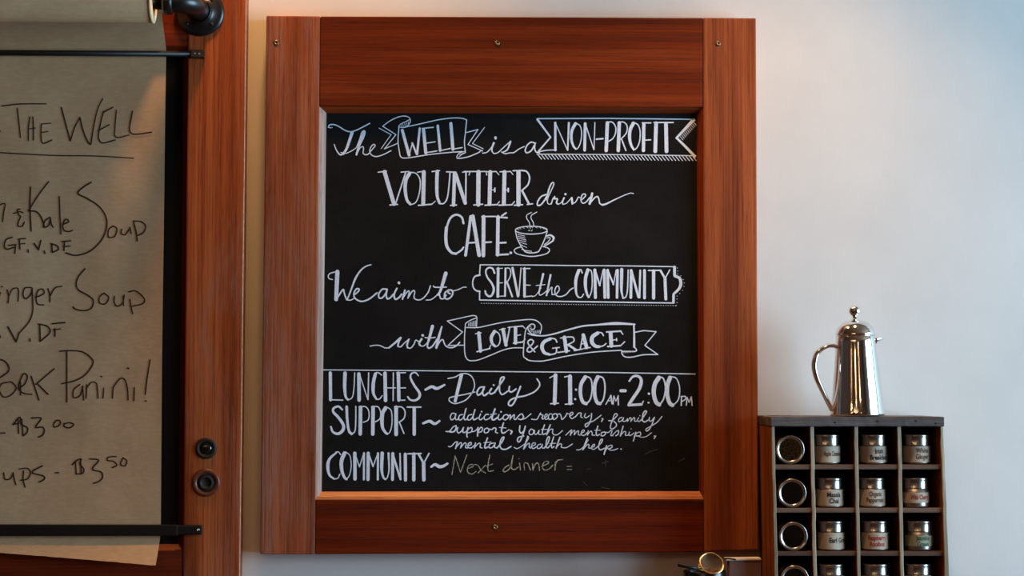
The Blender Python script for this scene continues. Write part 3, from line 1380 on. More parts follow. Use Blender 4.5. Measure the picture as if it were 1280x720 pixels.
def bead(name, outer, inner, mat):
    """Sloped moulding between the frame face and the recessed panel."""
    bm = bmesh.new()
    a0, a1 = (U(px, py, Y_SIGN + 0.004) for px, py in outer)
    b0, b1 = (U(px, py, YB - 0.0005) for px, py in inner)
    m0, m1 = a0.lerp(b0, 0.42) + Vector((0, -0.0035, 0)), a1.lerp(b1, 0.42) + Vector((0, -0.0035, 0))
    n0, n1 = a0.lerp(b0, 0.78) + Vector((0, -0.0025, 0)), a1.lerp(b1, 0.78) + Vector((0, -0.0025, 0))
    rows = [(a0, a1), (m0, m1), (n0, n1), (b0, b1)]
    back = [(Vector((b0.x, -0.010, b0.z)), Vector((b1.x, -0.010, b1.z))), (Vector((a0.x, -0.010, a0.z)), Vector((a1.x, -0.010, a1.z)))]
    vs = [[bm.verts.new(p) for p in rw] for rw in rows + back]
    n_ = len(vs)
    for i in range(n_):
        j = (i + 1) % n_
        bm.faces.new((vs[i][0], vs[i][1], vs[j][1], vs[j][0]))
    bm.faces.new([q[0] for q in vs])
    bm.faces.new([q[1] for q in vs][::-1])
    return from_bm(name, bm, mat, sign)


o = bead('moulding', [(399.3, 133), (393.6, 625)], [(408, 141.5), (402, 614.5)], MAT['worn_lit_bead'])
o['label'] = 'worn moulding along the left edge of the board, paled with painted window light'
bead('moulding', [(879, 134), (880, 624.5)], [(870.5, 142), (874, 614)], MAT['bead_v'])
bead('moulding', [(399.3, 132.8), (879, 133.8)], [(408, 141.5), (870.5, 142)], MAT['bead_h'])
o = bead('moulding', [(393.6, 625.2), (880, 624.7)], [(402, 614.5), (874, 614)], MAT['bead_lit'])
o['label'] = 'moulding along the bottom edge of the board, its lamplight painted bright orange'
for px, py in ((345, 53.5), (621.5, 54), (897.5, 54.5), (619, 659)):
    screw('screw', px, py, Y_SIGN + (0.0015 if 400 < px < 879 else 0), 3.4, MAT['screw'], sign)
board_text(sign)

# ------------------------------------------------------------------ the old door used as a menu board
Y_DOOR, Y_PANEL = -0.045, -0.030
zb = Z_LEDGE
door = thing('menu_board', 'old wooden door with black panel behind the paper menu at the left', 'menu board', U(60, 487, 0) * 1.0)
door.location.z = zb


def px_at(z, px_guess, y):
    """Pixel row of height z at depth y near column px_guess."""
    lo, hi = -600.0, 1600.0
    for _ in range(50):
        m = (lo + hi) / 2
        if U(px_guess, m, y).z > z:
            lo = m
        else:
            hi = m
    return (lo + hi) / 2


yb_px = px_at(zb, 290, Y_DOOR)
slope = -8 / 690.0
ex = lambda x0, py: x0 + slope * py
stl = board('stile', [(236.3 + 0.9, -190), (310.0, -190), (ex(308, yb_px), yb_px), (227.5, yb_px)], Y_DOOR, 0.0, MAT['door_stile'], door, 0.003)
stl.data.materials.append(MAT['worn_edge'])
for p_ in stl.data.polygons:                 # chipped arris along the right-hand edge
    if p_.normal.x > 0.3 and p_.normal.y < -0.2 and abs(p_.normal.z) < 0.2:
        p_.material_index = 1
board('stile', [(-300, -190), (-226, -190), (-226, yb_px), (-300, yb_px)], Y_DOOR, 0.0, MAT['door_stile'], door, 0.003)
board('rail', [(-226, -190), (236.6, -190), (236.0, 58), (-226, 58)], Y_DOOR + 0.002, 0.0, MAT['door_rail'], door, 0.002)
board('rail', [(-226, 688), (228.2, 688), (226.8, yb_px), (-226, yb_px)], Y_DOOR + 0.002, 0.0, MAT['door_rail'], door, 0.002)
o = board('panel', [(-230, 50), (240, 50), (236, 695), (-230, 695)], Y_PANEL, -0.010, MAT['door_panel'], door, 0.0005)
o['label'] = 'matt black panel of the old door'
bm = bmesh.new()


def mould(bm, outer, inner, y0, y1):
    a0, a1 = (U(px, py, y0) for px, py in outer)
    b0, b1 = (U(px, py, y1) for px, py in inner)
    hexa(bm, [a0, a1, b1, b0], [Vector((p.x, -0.012, p.z)) for p in (a0, a1, b1, b0)])


mould(bm, [(236, 58), (228.5, 688)], [(229.5, 64), (223, 680)], Y_DOOR + 0.004, Y_PANEL - 0.0005)
from_bm('moulding', bm, MAT['bead_v'], door)
bm = bmesh.new()
mould(bm, [(-226, 688), (228.5, 688)], [(-226, 680), (223, 680)], Y_DOOR + 0.004, Y_PANEL - 0.0005)
from_bm('moulding', bm, MAT['bead_h'], door)
bm = bmesh.new()
mould(bm, [(-226, 58), (236, 58)], [(-226, 64), (229.5, 64)], Y_DOOR + 0.004, Y_PANEL - 0.0005)
from_bm('moulding', bm, MAT['bead_h'], door)

S_ = lambda y: (3.6 + y) / F_PX      # metres per pixel at depth y
c = U(257.5, 560.5, Y_DOOR); r = 13.2 * S_(Y_DOOR)
bm = bmesh.new()
lathe(bm, [(0, 0.004), (r * 0.40, 0.002), (r * 0.62, 0.0005), (r * 0.66, -0.0035), (r * 0.92, -0.0035), (r, -0.001), (r, 0.006)], c, 'Y', 40)
pl = from_bm('lock_plate', bm, MAT['dark_hole'], door, True)
pl['label'] = 'round black plate in the upper lock hole'
bm = bmesh.new()
lathe(bm, [(0, -0.0045), (r * 0.3, -0.004), (r * 0.55, -0.002), (r * 0.62, 0.001)], c, 'Y', 32)
from_bm('glass_button', bm, MAT['green_glass'], pl, True)
c = U(257.5, 603.5, Y_DOOR); r = 17.2 * S_(Y_DOOR)
bm = bmesh.new()
lathe(bm, [(r, 0.004), (r, -0.0012), (r * 0.9, -0.003), (r * 0.70, -0.002), (r * 0.60, 0.0025), (r * 0.56, 0.012)], c, 'Y', 48)
pl = from_bm('lock_rose', bm, MAT['worn_ring'], door, True)
pl['label'] = 'brown ring around the lower lock hole'
bm = bmesh.new()
lathe(bm, [(0, -0.0006), (r * 0.34, -0.0006), (r * 0.38, -0.0026), (r * 0.46, -0.0028), (r * 0.52, -0.0008), (r * 0.66, -0.0006)], c, 'Y', 32)
from_bm('lock_core', bm, MAT['dark_hole'], pl, True)

# ------------------------------------------------------------------ pipe, paper roll and sheet
Y_PIPE = -0.150
pc = U(205, 2.0, Y_PIPE)
ZP = pc.z
r_pipe = 0.0150
hold = thing('pipe_holder', 'black iron pipe holder screwed to the top of the old door', 'pipe bracket', U(250, 15, 0))
fc = U(250, 15.5, Y_DOOR)
bm = bmesh.new()
R0 = 30.5 * S_(Y_DOOR)
lathe(bm, [(0.0, -0.006), (0.019, -0.007), (0.021, -0.016), (0.0225, -0.019), (0.0235, -0.014), (0.027, -0.0075), (R0 * 0.86, -0.0065), (R0 * 0.97, -0.0045), (R0, -0.001), (R0, -0.0003), (0, -0.0003)], fc, 'Y', 56)
fl = from_bm('flange', bm, MAT['iron'], hold, True)
for a_ in (45, 135, 225, 315):
    bm = bmesh.new()
    q = fc + Vector((R0 * 0.72 * math.cos(math.radians(a_)), -0.0072, R0 * 0.72 * math.sin(math.radians(a_))))
    lathe(bm, [(0, -0.001), (0.0018, -0.0012), (0.0034, -0.0004), (0.0036, 0.001)], q, 'Y', 16)
    from_bm('screw', bm, MAT['dark_hole'], fl, True)
xe = fc.x
zf = fc.z
pts = [(xe, Y_DOOR - 0.012, zf)]
pts += [(xe, -0.09, zf + (ZP - zf) * 0.3)]
for i in range(9):
    a_ = math.pi / 2 * i / 8
    pts.append((xe - 0.034 * (1 - math.cos(a_)), -0.116 - 0.034 * math.sin(a_), zf + (ZP - zf) * (0.6 + 0.4 * i / 8)))
pts.append((xe - 0.052, Y_PIPE, ZP))
bm = bmesh.new()
tube(bm, pts, 0.0205, 24)
tube(bm, [(xe - 0.036, Y_PIPE, ZP), (xe - 0.040, Y_PIPE, ZP), (xe - 0.052, Y_PIPE, ZP), (xe - 0.056, Y_PIPE, ZP)], [0.021, 0.0245, 0.0245, 0.021], 28)
from_bm('elbow', bm, MAT['iron'], hold, True)
bm = bmesh.new()
xl = U(-205, 2, Y_PIPE).x
tube(bm, [(xe - 0.045, Y_PIPE, ZP), (xl, Y_PIPE, ZP)], r_pipe, 24)
from_bm('pipe', bm, MAT['iron'], hold, True)

x_roll = U(191.5, 2.0, Y_PIPE).x
x_rl = U(-190, 2.0, Y_PIPE).x
R_ROLL = 26.5 * S_(Y_PIPE)
roll = thing('paper_roll', 'kraft paper roll on the iron pipe with handwritten menu sheet hanging down', 'paper roll', (x_roll - 0.3, Y_PIPE, ZP))
bm = bmesh.new()
lathe(bm, [(R_ROLL, x_rl - x_roll), (R_ROLL, -0.002), (R_ROLL - 0.001, 0.0), (R_ROLL - 0.0022, -0.0005), (R_ROLL - 0.0035, 0.0008), (R_ROLL - 0.005, -0.0004), (R_ROLL - 0.0065, 0.0006), (0.0175, 0.0)], (x_roll, Y_PIPE, ZP), 'X', 64)
from_bm('roll', bm, MAT['kraft'], roll, True)
bm = bmesh.new()
lathe(bm, [(R_ROLL * 0.995, -0.0035), (R_ROLL * 1.03, -0.003), (R_ROLL * 1.03, 0.0012), (R_ROLL * 0.93, 0.0018), (R_ROLL * 0.9, 0.001), (0.0165, 0.001), (0.0165, -0.02)], (x_roll, Y_PIPE, ZP), 'X', 64)
from_bm('end_rim', bm, MAT['roll_end'], roll, True)

# course of the sheet, seen from the side: (z, y)
Z1 = U(120, 61, -0.052).z
Z2 = U(120, 670.5, -0.052).z
Z3 = U(120, 700, -0.075).z


def sheet_y(x, z):
    if z > Z1:
        t = min(1.0, (z - Z1) / max(1e-6, ZP - Z1))
        y = -0.0475 - 0.062 * t ** 1.15
    elif z > Z2:
        t = (Z1 - z) / (Z1 - Z2)
        s = math.sin(math.pi * t)
        y = -0.0475 + 0.0045 * s
        n1 = noise.noise(Vector((x * 5.5, z * 4.2, 1.7)))
        n2 = noise.noise(Vector((x * 14, z * 9, 4.4)))
        y -= s * (0.0065 * max(-0.4, n1) + 0.002 * n2)
        # right edge lifts a little off the panel
        e = max(0.0, min(1.0, (x - (X_EDGE - 0.12)) / 0.12))
        y -= 0.010 * e * e * s
    else:
        t = (Z2 - z) / 0.075
        y = -0.0475 - 0.064 * t ** 1.2 + 0.003 * math.sin(x * 16) * t
    return y


X_EDGE = U(205, 360, -0.05).x


def edge_x(z):
    # right-hand edge of the sheet at height z
    f = [(U(203, 28, -0.09).z, U(203, 28, -0.09).x), (U(207.5, 66, -0.05).z, U(207.5, 66, -0.05).x), (U(203.5, 400, -0.05).z, U(203.5, 400, -0.05).x),
         (U(200.8, 655, -0.05).z, U(200.8, 655, -0.05).x), (U(195.5, 706, -0.08).z, U(195.5, 706, -0.08).x)]
    if z >= f[0][0]:
        return f[0][1]
    for (za, xa), (zb_, xb) in zip(f, f[1:]):
        if z >= zb_:
            return xa + (xb - xa) * (za - z) / (za - zb_)
    return f[-1][1]


bm = bmesh.new()
NX, NZ = 70, 150
x0s = x_rl
grid = []
for j in range(NZ + 1):
    row = []
    for i in range(NX + 1):
        s = i / NX
        zend_r, zend_l = U(196, 706.5, -0.085).z, U(0, 692, -0.085).z
        xr = U(196, 706, -0.085).x
        xz = U(0, 692, -0.085).x
        t = j / NZ
        # first third: tangent wrap off the back of the roll
        xe_guess = x0s + (X_EDGE - x0s) * s
        zend = zend_r + (zend_l - zend_r) * (xr - xe_guess) / (xr - xz) + 0.0009 * noise.noise(Vector((xe_guess * 60, 0, 0)))
        z = (ZP + 0.0) + (zend - ZP) * t
        x = x0s + (edge_x(z) - x0s) * s
        y = sheet_y(x, z)
        if z > Z1:
            back = Y_PIPE + math.sqrt(max(0.0, (R_ROLL + 0.0008) ** 2 - (z - ZP) ** 2)) if abs(z - ZP) < R_ROLL else -9
            y = max(y, back)
        row.append(bm.verts.new((x, y, z)))
    grid.append(row)
for j in range(NZ):
    for i in range(NX):
        bm.faces.new((grid[j][i], grid[j + 1][i], grid[j + 1][i + 1], grid[j][i + 1]))
bmesh.ops.recalc_face_normals(bm, faces=bm.faces[:])
if sum(f.normal.y for f in bm.faces) > 0:
    bmesh.ops.reverse_faces(bm, faces=bm.faces[:])
sheet = from_bm('sheet', bm, MAT['kraft'], roll, True, recalc=False)
sheet['label'] = 'hanging sheet of kraft paper with a handwritten menu'


def on_sheet(px, py, lift):
    y = -0.05
    for _ in range(3):
        p = U(px, py, y)
        y = sheet_y(p.x, p.z) - 0.0009 - lift
    return U(px, py, y)


W0 = (0, 100, 8); W1 = (100, 110, 6.545)
X1 = (0, 220, 6.4); X2 = (0, 325, 6.4); X3 = (0, 425, 6.4); X4 = (0, 505, 6.4)
ink_parts = [
    ('handwriting', 'marker heading reading THE WELL, underlined', [(W0, """
16>14 20,260 200,240 460,238
14 175,285 190,430 205,575
14 300,370 285,480 285,605
14 330,370 335,480 335,600
12! 285,490 355,480
14 415,440 410,540 420,620 450,632 520,600
12! 415,440 510,432
12! 415,525 480,515
16 615,275 655,430 705,610
14 705,610 745,480 800,375
16 800,375 830,500 875,610 905,645
15>12 910,640 935,480 975,300 1030,185
14! -20,490 4,515
"""), (W1, """
12 195,190 175,260 155,360 155,420 190,450 290,425
12! 190,200 270,158
11! 150,350 240,300
11 298,180 290,270 285,350 285,390 320,405 400,385
12>14 430,190 415,270 405,330 420,370 470,378 585,362
"""), ((0, 0, 1), "1.7 -30,189 60,194 120,195 167,197.8")]),
    ('handwriting', 'marker line reading & Kale Soup with GF,V,DF below', [(X1, """
11 -30,250 15,225 42,225 30,290 22,365
12 160,265 140,270 150,310 165,325 150,360 145,400 180,400 195,370
11 110,300 160,285 185,295
13 245,90 240,250 250,440
12 390,45 310,150 240,260 230,280
13 230,280 290,285 330,330 355,400
12 400,330 360,360 350,410 390,395 405,340
12 405,340 410,380 425,410
12 475,165 480,320 488,465
12 500,390 550,365 530,345 505,380 510,430 550,445 580,435
13 730,50 660,95 625,140 700,180 790,240 845,320 855,400 820,500 750,580 680,620 600,635 530,615
12 905,400 870,430 870,490 920,480 935,420 905,400
12 975,425 970,455 1000,470 1040,420
12 1040,410 1050,460
13 1070,370 1090,450 1098,520
12 1070,360 1130,365 1165,400 1150,450 1105,475
12 100,490 50,510 35,560 60,585 115,570
12! 70,555 130,548
12 125,550 120,620
13! 155,510 160,585
12! 150,505 205,500
11! 155,545 200,540
13! 225,590 228,610
14! 275,540 310,590
13! 310,590 328,515
13! 355,600 360,620
14! 415,545 418,610
13 410,540 460,560 465,590 420,612
14! 515,530 512,595
13! 500,525 565,518
12! 510,565 560,560
""")]),
    ('handwriting', 'marker line reading inger Soup with V,DF below', [(X2, """
11! -5,290 5,260
13 17,213 19,215
12 60,240 70,290 65,345
11 70,290 100,235 140,225 150,260 145,330
12 250,220 200,225 185,280 210,310 250,270 258,225
12 258,225 262,320 262,410 235,490 165,575
12 285,300 350,270 345,235 310,240 290,290 300,350 350,360
12 385,230 400,280 400,335
12 400,290 440,225 495,210
13 680,70 630,130 610,190 630,240 700,280 745,320 735,380 680,405 610,395 585,375
12 830,265 795,300 800,345 845,350 870,300 835,265
12 915,290 915,340 940,370 980,345 995,280
10 985,290 990,365
12 1040,315 1050,380 1062,430
12 1030,255 1090,250 1155,310 1140,350 1060,370
14! 65,535 130,655
13! 130,655 155,580
13! -2,600 3,620
13! 240,630 242,650
14! 318,515 322,650
13 310,512 380,530 400,580 325,650
14! 440,550 440,610
14! 420,510 520,500
11! 425,560 485,550
""")]),
    ('handwriting', 'marker line reading Pork Panini!', [(X3, """
13 -20,150 40,170 72,220 60,260 -5,305
12 60,340 15,350 -5,400 30,455 90,440 130,385 100,340 70,335
12 150,390 200,350 220,290 190,270 160,330 150,390 190,425 255,435
12 165,340 165,440
13! 250,290 312,480
12 435,230 300,345 290,355
13! 300,350 385,435
13 535,95 535,300 535,495
13 480,90 560,85 660,95 735,150 740,200 680,280 600,325 495,350
12 640,355 590,400 590,460 640,445 665,370
12 660,370 670,480
12 695,360 690,465
12 690,390 730,340 770,345 780,400 785,465
12! 830,385 825,465
12 905,380 900,465
12 905,380 960,310 1000,320 1020,390 1025,480
12! 1075,380 1072,485
12! 810,290 815,295
14! 1020,225 1030,228
13 1200,160 1175,320 1162,435
13! 1165,485 1170,490
""")]),
    ('handwriting', 'marker price reading - $3.00', [(X4, """
13! 5,232 40,232
13 110,160 150,110 165,115 170,160 220,190 215,230 185,255
12! 145,120 150,235
12! 175,120 185,250
12 105,165 150,155
13 255,112 330,115 285,185 340,185 355,215 340,250 310,265
12 455,130 430,160 440,185 480,165 480,135 455,130
12 515,155 515,180 560,190 590,165 560,150 510,160
""")]),
    ('handwriting', 'marker words reading ups -', [(X4, """
12 30,550 40,600 80,600 105,560
12 105,550 115,600 128,645
12 190,535 185,600 200,665
11 155,520 220,515 245,550 220,600 165,610
13 340,495 265,535 270,555 345,575 355,600 315,625
13! 445,550 470,550
""")]),
    ('handwriting', 'marker price reading $3.50', [(X4, """
13 580,485 610,455 650,440 640,480 670,520 660,555 610,560
12! 605,460 610,560
12! 645,440 650,555
13 720,440 790,450 740,520 810,545 820,590 790,620 750,635
12 930,420 870,425 860,450 910,460 935,490 900,510
12 985,430 965,480 1000,495 1015,455 985,430
""")]),
]
for nm, lb, blocks in ink_parts:
    p = Pen(on_sheet, 1.0)
    for vw, tx in blocks:
        p.add(vw, tx)
    p.build(nm, MAT['ink'], sheet, lb)

# bars that hold the sheet against the board
bar = thing('paper_bar', 'thin black rod across the top of the menu sheet', 'bar', U(120, 66, Y_DOOR), group='bars across the menu sheet')
bm = bmesh.new()
a_, b_ = U(-240, 64.5, -0.054), U(254, 67.5, -0.054)
tube(bm, [a_, b_], 0.0056, 16)
from_bm('rod', bm, MAT['black_metal'], bar, True)
bm = bmesh.new()
slab(bm, [(238, 62), (255, 62.3), (255, 72), (238, 71.7)], -0.0605, Y_DOOR)
bevel(bm, 0.0015)
cl = from_bm('clip', bm, MAT['iron'], bar)
for px in (243.5, 249):
    screw('screw', px, 67, -0.0607, 1.3, MAT['tin'], cl)
bar = thing('paper_bar', 'wide flat black bar across the bottom of the menu sheet', 'bar', U(120, 662, Y_DOOR), group='bars across the menu sheet')
bm = bmesh.new()
slab(bm, [(-240, 655.5), (222, 656), (222, 670), (-240, 670.5)], -0.060, -0.0495)
bevel(bm, 0.002)
from_bm('bar', bm, MAT['black_metal'], bar)
bm = bmesh.new()
slab(bm, [(220, 656.5), (252, 656.5), (252, 668.5), (220, 668.5)], -0.0575, Y_DOOR)
bevel(bm, 0.0025)
cl = from_bm('end_bracket', bm, MAT['black_metal'], bar)
screw('screw', 247.5, 662, -0.0578, 1.9, MAT['steel'], cl)

# ------------------------------------------------------------------ the tea rack
YF, YK = -0.170, -0.012
rack_b = px_at(Z_LEDGE, 1080, YF)         # pixel row where the rack meets the ledge


def at(x533, x720, py):
    return x533 + (x720 - x533) * (py - 533) / 187.0


rc = U(1076, 680, YF)
rack = thing('tea_rack', 'weathered wooden pigeonhole rack of tea tins standing right of the sign', 'rack', (rc.x, -0.09, Z_LEDGE))
SIDE = 0.0


def upright(name, l0, l1, r0, r1, mats, yb=YK, yf=YF, top=529.0):
    """Upright board of the rack: pixel columns of its front edge at rows 533 and 720."""
    bm = bmesh.new()
    q = [(at(l0, l1, top), top), (at(r0, r1, top), top), (at(r0, r1, rack_b), rack_b), (at(l0, l1, rack_b), rack_b)]
    f = [U(px, py, yf) for px, py in q]
    hexa(bm, f, [Vector((p.x, yb, p.z)) for p in f])
    bevel(bm, 0.0012, 1)
    bmesh.ops.subdivide_edges(bm, edges=[e for e in bm.edges if abs(e.verts[0].co.z - e.verts[1].co.z) > 0.1], cuts=22)
    for v_ in bm.verts:                    # worn, slightly wavy edges
        if v_.co.y < yf + 0.01:
            n_ = noise.noise(v_.co * 38)
            v_.co.x += 0.0011 * n_
            v_.co.y += 0.0012 * abs(n_)
    o = from_bm(name, bm, mats, rack)
    for p in o.data.polygons:
        if p.normal.y < -0.5:
            p.material_index = 1
    return o


upright('side_panel', 963.8, 968.3, 968, 972.4, [MAT['rack_side'], MAT['rack_edge']])
upright('side_panel', 1175.5, 1181.2, 1179.8, 1187.2, [MAT['rack_side'], MAT['rack_edge']])
upright('divider', 1012.4, 1016.8, 1017.4, 1021.2, [MAT['rack_in'], MAT['rack_edge']], yf=YF + 0.002)
upright('divider', 1067.2, 1071.6, 1072.3, 1076.0, [MAT['rack_in'], MAT['rack_edge']], yf=YF + 0.002)
upright('divider', 1121.3, 1125.6, 1126.4, 1130.0, [MAT['rack_in'], MAT['rack_edge']], yf=YF + 0.002)

bm = bmesh.new()
slab(bm, [(963.2, 520.6), (1180.5, 521), (1180.8, 533), (963.6, 533)], YF - 0.006, YK + 0.002)
bevel(bm, 0.0022)
bmesh.ops.subdivide_edges(bm, edges=[e for e in bm.edges if abs(e.verts[0].co.x - e.verts[1].co.x) > 0.1], cuts=40)
for v_ in bm.verts:
    n_ = noise.noise(Vector((v_.co.x * 45, v_.co.y * 20, v_.co.z * 90)))
    v_.co.z += 0.0007 * n_ - (0.0006 if n_ > 0.25 else 0)
    if v_.co.y < YF + 0.01:
        v_.co.y += 0.0014 * abs(n_)
top = from_bm('top_board', bm, MAT['rack_top'], rack)
top['label'] = 'grey stained top board with nail holes'
for px, py in ((1044, 528), (1097, 526.5), (1145, 526), (1170, 529.5)):
    screw('nail', px, py, YF - 0.0052, 1.1, MAT['dark_hole'], top)

SH = [(580.8, 586.8), (635.2, 641.0), (689.4, 695.0), (743.6, 749.2), (797.5, 803)]
zs_top = []
for k_, (a_, b_) in enumerate(SH):
    bm = bmesh.new()
    slab(bm, [(at(965.5, 970.2, a_), a_), (at(1177.5, 1183, a_), a_), (at(1177.5, 1183, b_), b_), (at(965.5, 970.2, b_), b_)], YF + 0.005, YK)
    bevel(bm, 0.001, 1)
    from_bm('shelf', bm, MAT['rack_shelf'], rack)
    zs_top.append(U(1076, a_ - 0.15, YF + 0.005).z)
bm = bmesh.new()
slab(bm, [(at(966, 970.5, 529), 529), (at(1177, 1183, 529), 529), (at(1177, 1183, rack_b), rack_b), (at(966, 970.5, rack_b), rack_b)], YK - 0.008, YK)
from_bm('back_panel', bm, MAT['rack_in'], rack)

# ------------------------------------------------------------------ tea tins
Y_TIN = YF + 0.036
SP = (3.6 + YF + 0.012) / F_PX
R_T, H_T, H_LID = 17.6 * SP, 37.2 * SP, 14.2 * SP


def tin_body(bm, c, axis='Z', sgn=1):
    h1 = H_T - H_LID
    prof = [(0, 0.0), (R_T * 0.93, 0.0), (R_T * 0.985, 0.0012), (R_T, 0.003), (R_T, h1 - 0.0006), (R_T * 0.95, h1), (R_T * 0.95, h1 + 0.006), (0, h1 + 0.006)]
    lathe(bm, [(r, h * sgn) for r, h in prof], c, axis, 56)


def tin_lid(bm, c, axis='Z', sgn=1, hole=True):
    h0, h1 = H_T - H_LID, H_T
    prof = [(R_T * 0.955, h0 + 0.0004), (R_T * 0.995, h0 + 0.0004), (R_T * 0.995, h0 + 0.002), (R_T * 0.978, h0 + 0.003), (R_T * 0.978, h1 - 0.0052), (R_T * 0.985, h1 - 0.0044), (R_T * 1.0, h1 - 0.0032),
            (R_T * 0.99, h1 - 0.0010), (R_T * 0.95, h1), (R_T * 0.88, h1), (R_T * 0.80, h1 - 0.0016), (R_T * 0.76, h1 - 0.0022), (R_T * 0.74, h1 - 0.0052)]
    lathe(bm, [(r, h * sgn) for r, h in prof], c, axis, 56)


def disc(bm, r, h, c, axis='Z', sgn=1, dome=0.0, thick=0.0008):
    lathe(bm, [(0, (h + dome) * sgn), (r * 0.5, (h + dome * 0.7) * sgn), (r, h * sgn), (r, (h - thick) * sgn), (0, (h - thick) * sgn)], c, axis, 40)


def text_mesh(txt, width, height_each, bold=True):
    """Printed words as a mesh, centred on the origin in x and y."""
    cu = bpy.data.curves.new('print', 'FONT')
    cu.body = txt
    cu.align_x = 'CENTER'
    cu.align_y = 'CENTER'
    cu.size = height_each
    cu.space_line = 0.92
    if bold:
        cu.offset = height_each * 0.03
    cu.resolution_u = 3
    ob = bpy.data.objects.new('print', cu)
    C.objects.link(ob)
    bpy.context.view_layer.update()
    dg = bpy.context.evaluated_depsgraph_get()
    me = bpy.data.meshes.new_from_object(ob.evaluated_get(dg))
    bpy.data.objects.remove(ob)
    bpy.data.curves.remove(cu)
    xs = [v_.co.x for v_ in me.vertices]
    ys = [v_.co.y for v_ in me.vertices]
    cx, cy = (min(xs) + max(xs)) / 2, (min(ys) + max(ys)) / 2
    k_ = width / max(1e-6, (max(xs) - min(xs)))
    for v_ in me.vertices:
        v_.co.x = (v_.co.x - cx) * k_
        v_.co.y -= cy
    return me


def wrap(me, r, z0, ang):
    """Lay a flat mesh round a cylinder, its middle facing the camera turned by ang."""
    for v_ in me.vertices:
        t = v_.co.x / r + ang
        v_.co = Vector((r * math.sin(t), -r * math.cos(t), v_.co.y + z0))


# standing tins: body, lid (> window, contents); copied, then labelled one by one
proto = None
STAND = [
    (1033.0, 0, 'Apple Cinnamon', 'print_brown', 'label', 'standing tea tin with one brown line on its label, top shelf beside the round tin', 0.34, 'plain'),
    (1091.5, 0, 'Irish\nBreakfast', 'print_black', 'label', 'standing tea tin with bright white label reading Irish Breakfast in black', 0.24, 'plain'),
    (1145.5, 0, 'White\nGinger', 'print_brown', 'label', 'standing tea tin with two brown lines on its label, top shelf right end', 0.22, 'plain'),
    (1037.0, 1, 'Masala\nChai', 'print_black', 'label', 'standing tea tin labelled Masala Chai in bold black on the second shelf', 0.14, 'plain'),
    (1089.5, 1, 'Organic\nPeppermint', 'print_brown', 'label', 'standing tea tin labelled Organic Peppermint, middle of the second shelf', 0.10, 'plain'),
    (1144.0, 1, 'Wild Cherry', 'print_red', 'label', 'standing tea tin with narrow band reading one red line, second shelf right end', 0.14, 'band'),
    (1038.5, 2, 'Earl Grey', 'print_black', 'label', 'standing tea tin labelled Earl Grey in black on the third shelf', 0.42, 'plain'),
    (1093.5, 2, 'Raspberry\nRooibos', 'print_red', 'label', 'standing tea tin with two red lines on its label, middle of third shelf', -0.02, 'plain'),
    (1148.5, 2, 'Jasmine\nGreen', 'print_green', 'label_green', 'standing tea tin with grey green label, third shelf right end', 0.06, 'band'),
    (1038.5, 3, '', None, 'label', 'silver tin lid cut off by the lower frame edge, second column of rack', 0.1, 'plain'),
    (1094.5, 3, '', None, 'label', 'silver tin lid cut off by the lower frame edge, third column of rack', 0.1, 'plain'),
    (1147.5, 3, '', None, 'label', 'silver tin lid cut off by the lower frame edge, rightmost column of rack', 0.1, 'plain'),
]
GRP = 'tea tins standing in the rack'
proto_parts = {}
for k_, (px, sh, txt, ink, lab, desc, ang, style) in enumerate(STAND):
    q = U(px, 600, YF + 0.012)
    x = q.x * (3.6 + Y_TIN) / (3.6 + YF + 0.012) if False else U(px, SH[sh][0], Y_TIN).x
    z = zs_top[sh] + 0.0003
    t = thing('tea_tin', desc, 'tin', (x, Y_TIN, z), GRP)
    if proto is None:
        bm = bmesh.new(); tin_body(bm, (0, 0, 0)); body = from_bm('body', bm, MAT['tin_dull'], None, True)
        bm = bmesh.new(); tin_lid(bm, (0, 0, 0)); lid = from_bm('lid', bm, MAT['tin'], None, True)
        bm = bmesh.new(); disc(bm, R_T * 0.77, H_T - 0.0024, (0, 0, 0)); win = from_bm('window', bm, MAT['pane'], None)
        bm = bmesh.new(); disc(bm, R_T * 0.74, H_T - 0.0065, (0, 0, 0), dome=0.001); con = from_bm('contents', bm, MAT['tea'], None)
        for e in (body, lid):
            e.parent = t
        for e in (win, con):
            e.parent = lid
        proto = (body, lid, win, con)
    else:
        cp = []
        for e in proto:
            c_ = e.copy()
            C.objects.link(c_)
            cp.append(c_)
        cp[0].parent = cp[1].parent = t
        cp[2].parent = cp[3].parent = cp[1]
    # paper label wrapped round the body
    h1 = H_T - H_LID
    z0, z1 = (0.0035, h1 - 0.0008) if style == 'plain' else (0.0085, h1 - 0.0065)
    bm = bmesh.new()
    rr = R_T + 0.00035
    cols = 40
    lo, hi = [], []
    for i in range(cols + 1):
        a_ = -1.75 + 3.5 * i / cols + ang
        lo.append(bm.verts.new((rr * math.sin(a_), -rr * math.cos(a_), z0)))
        hi.append(bm.verts.new((rr * math.sin(a_), -rr * math.cos(a_), z1)))
    for i in range(cols):
        bm.faces.new((lo[i], lo[i + 1], hi[i + 1], hi[i]))
    me = bpy.data.meshes.new('paper_label')
    bm.to_mesh(me); bm.free()
    lb = bpy.data.objects.new('paper_label', me)
    C.objects.link(lb)
    me.materials.append(MAT[lab])
    for p in me.polygons:
        p.use_smooth = True
    lb.parent = t
    if txt:
        two = '\n' in txt
        me = text_mesh(txt, (0.036 if len(txt.split('\n')[-1]) > 6 else 0.027) if two else 0.038, 0.0125 if two else 0.0125)
        wrap(me, rr + 0.0003, (z0 + z1) / 2, ang)
        tx = bpy.data.objects.new('lettering', me)
        C.objects.link(tx)
        me.materials.append(MAT[ink])
        tx.parent = lb

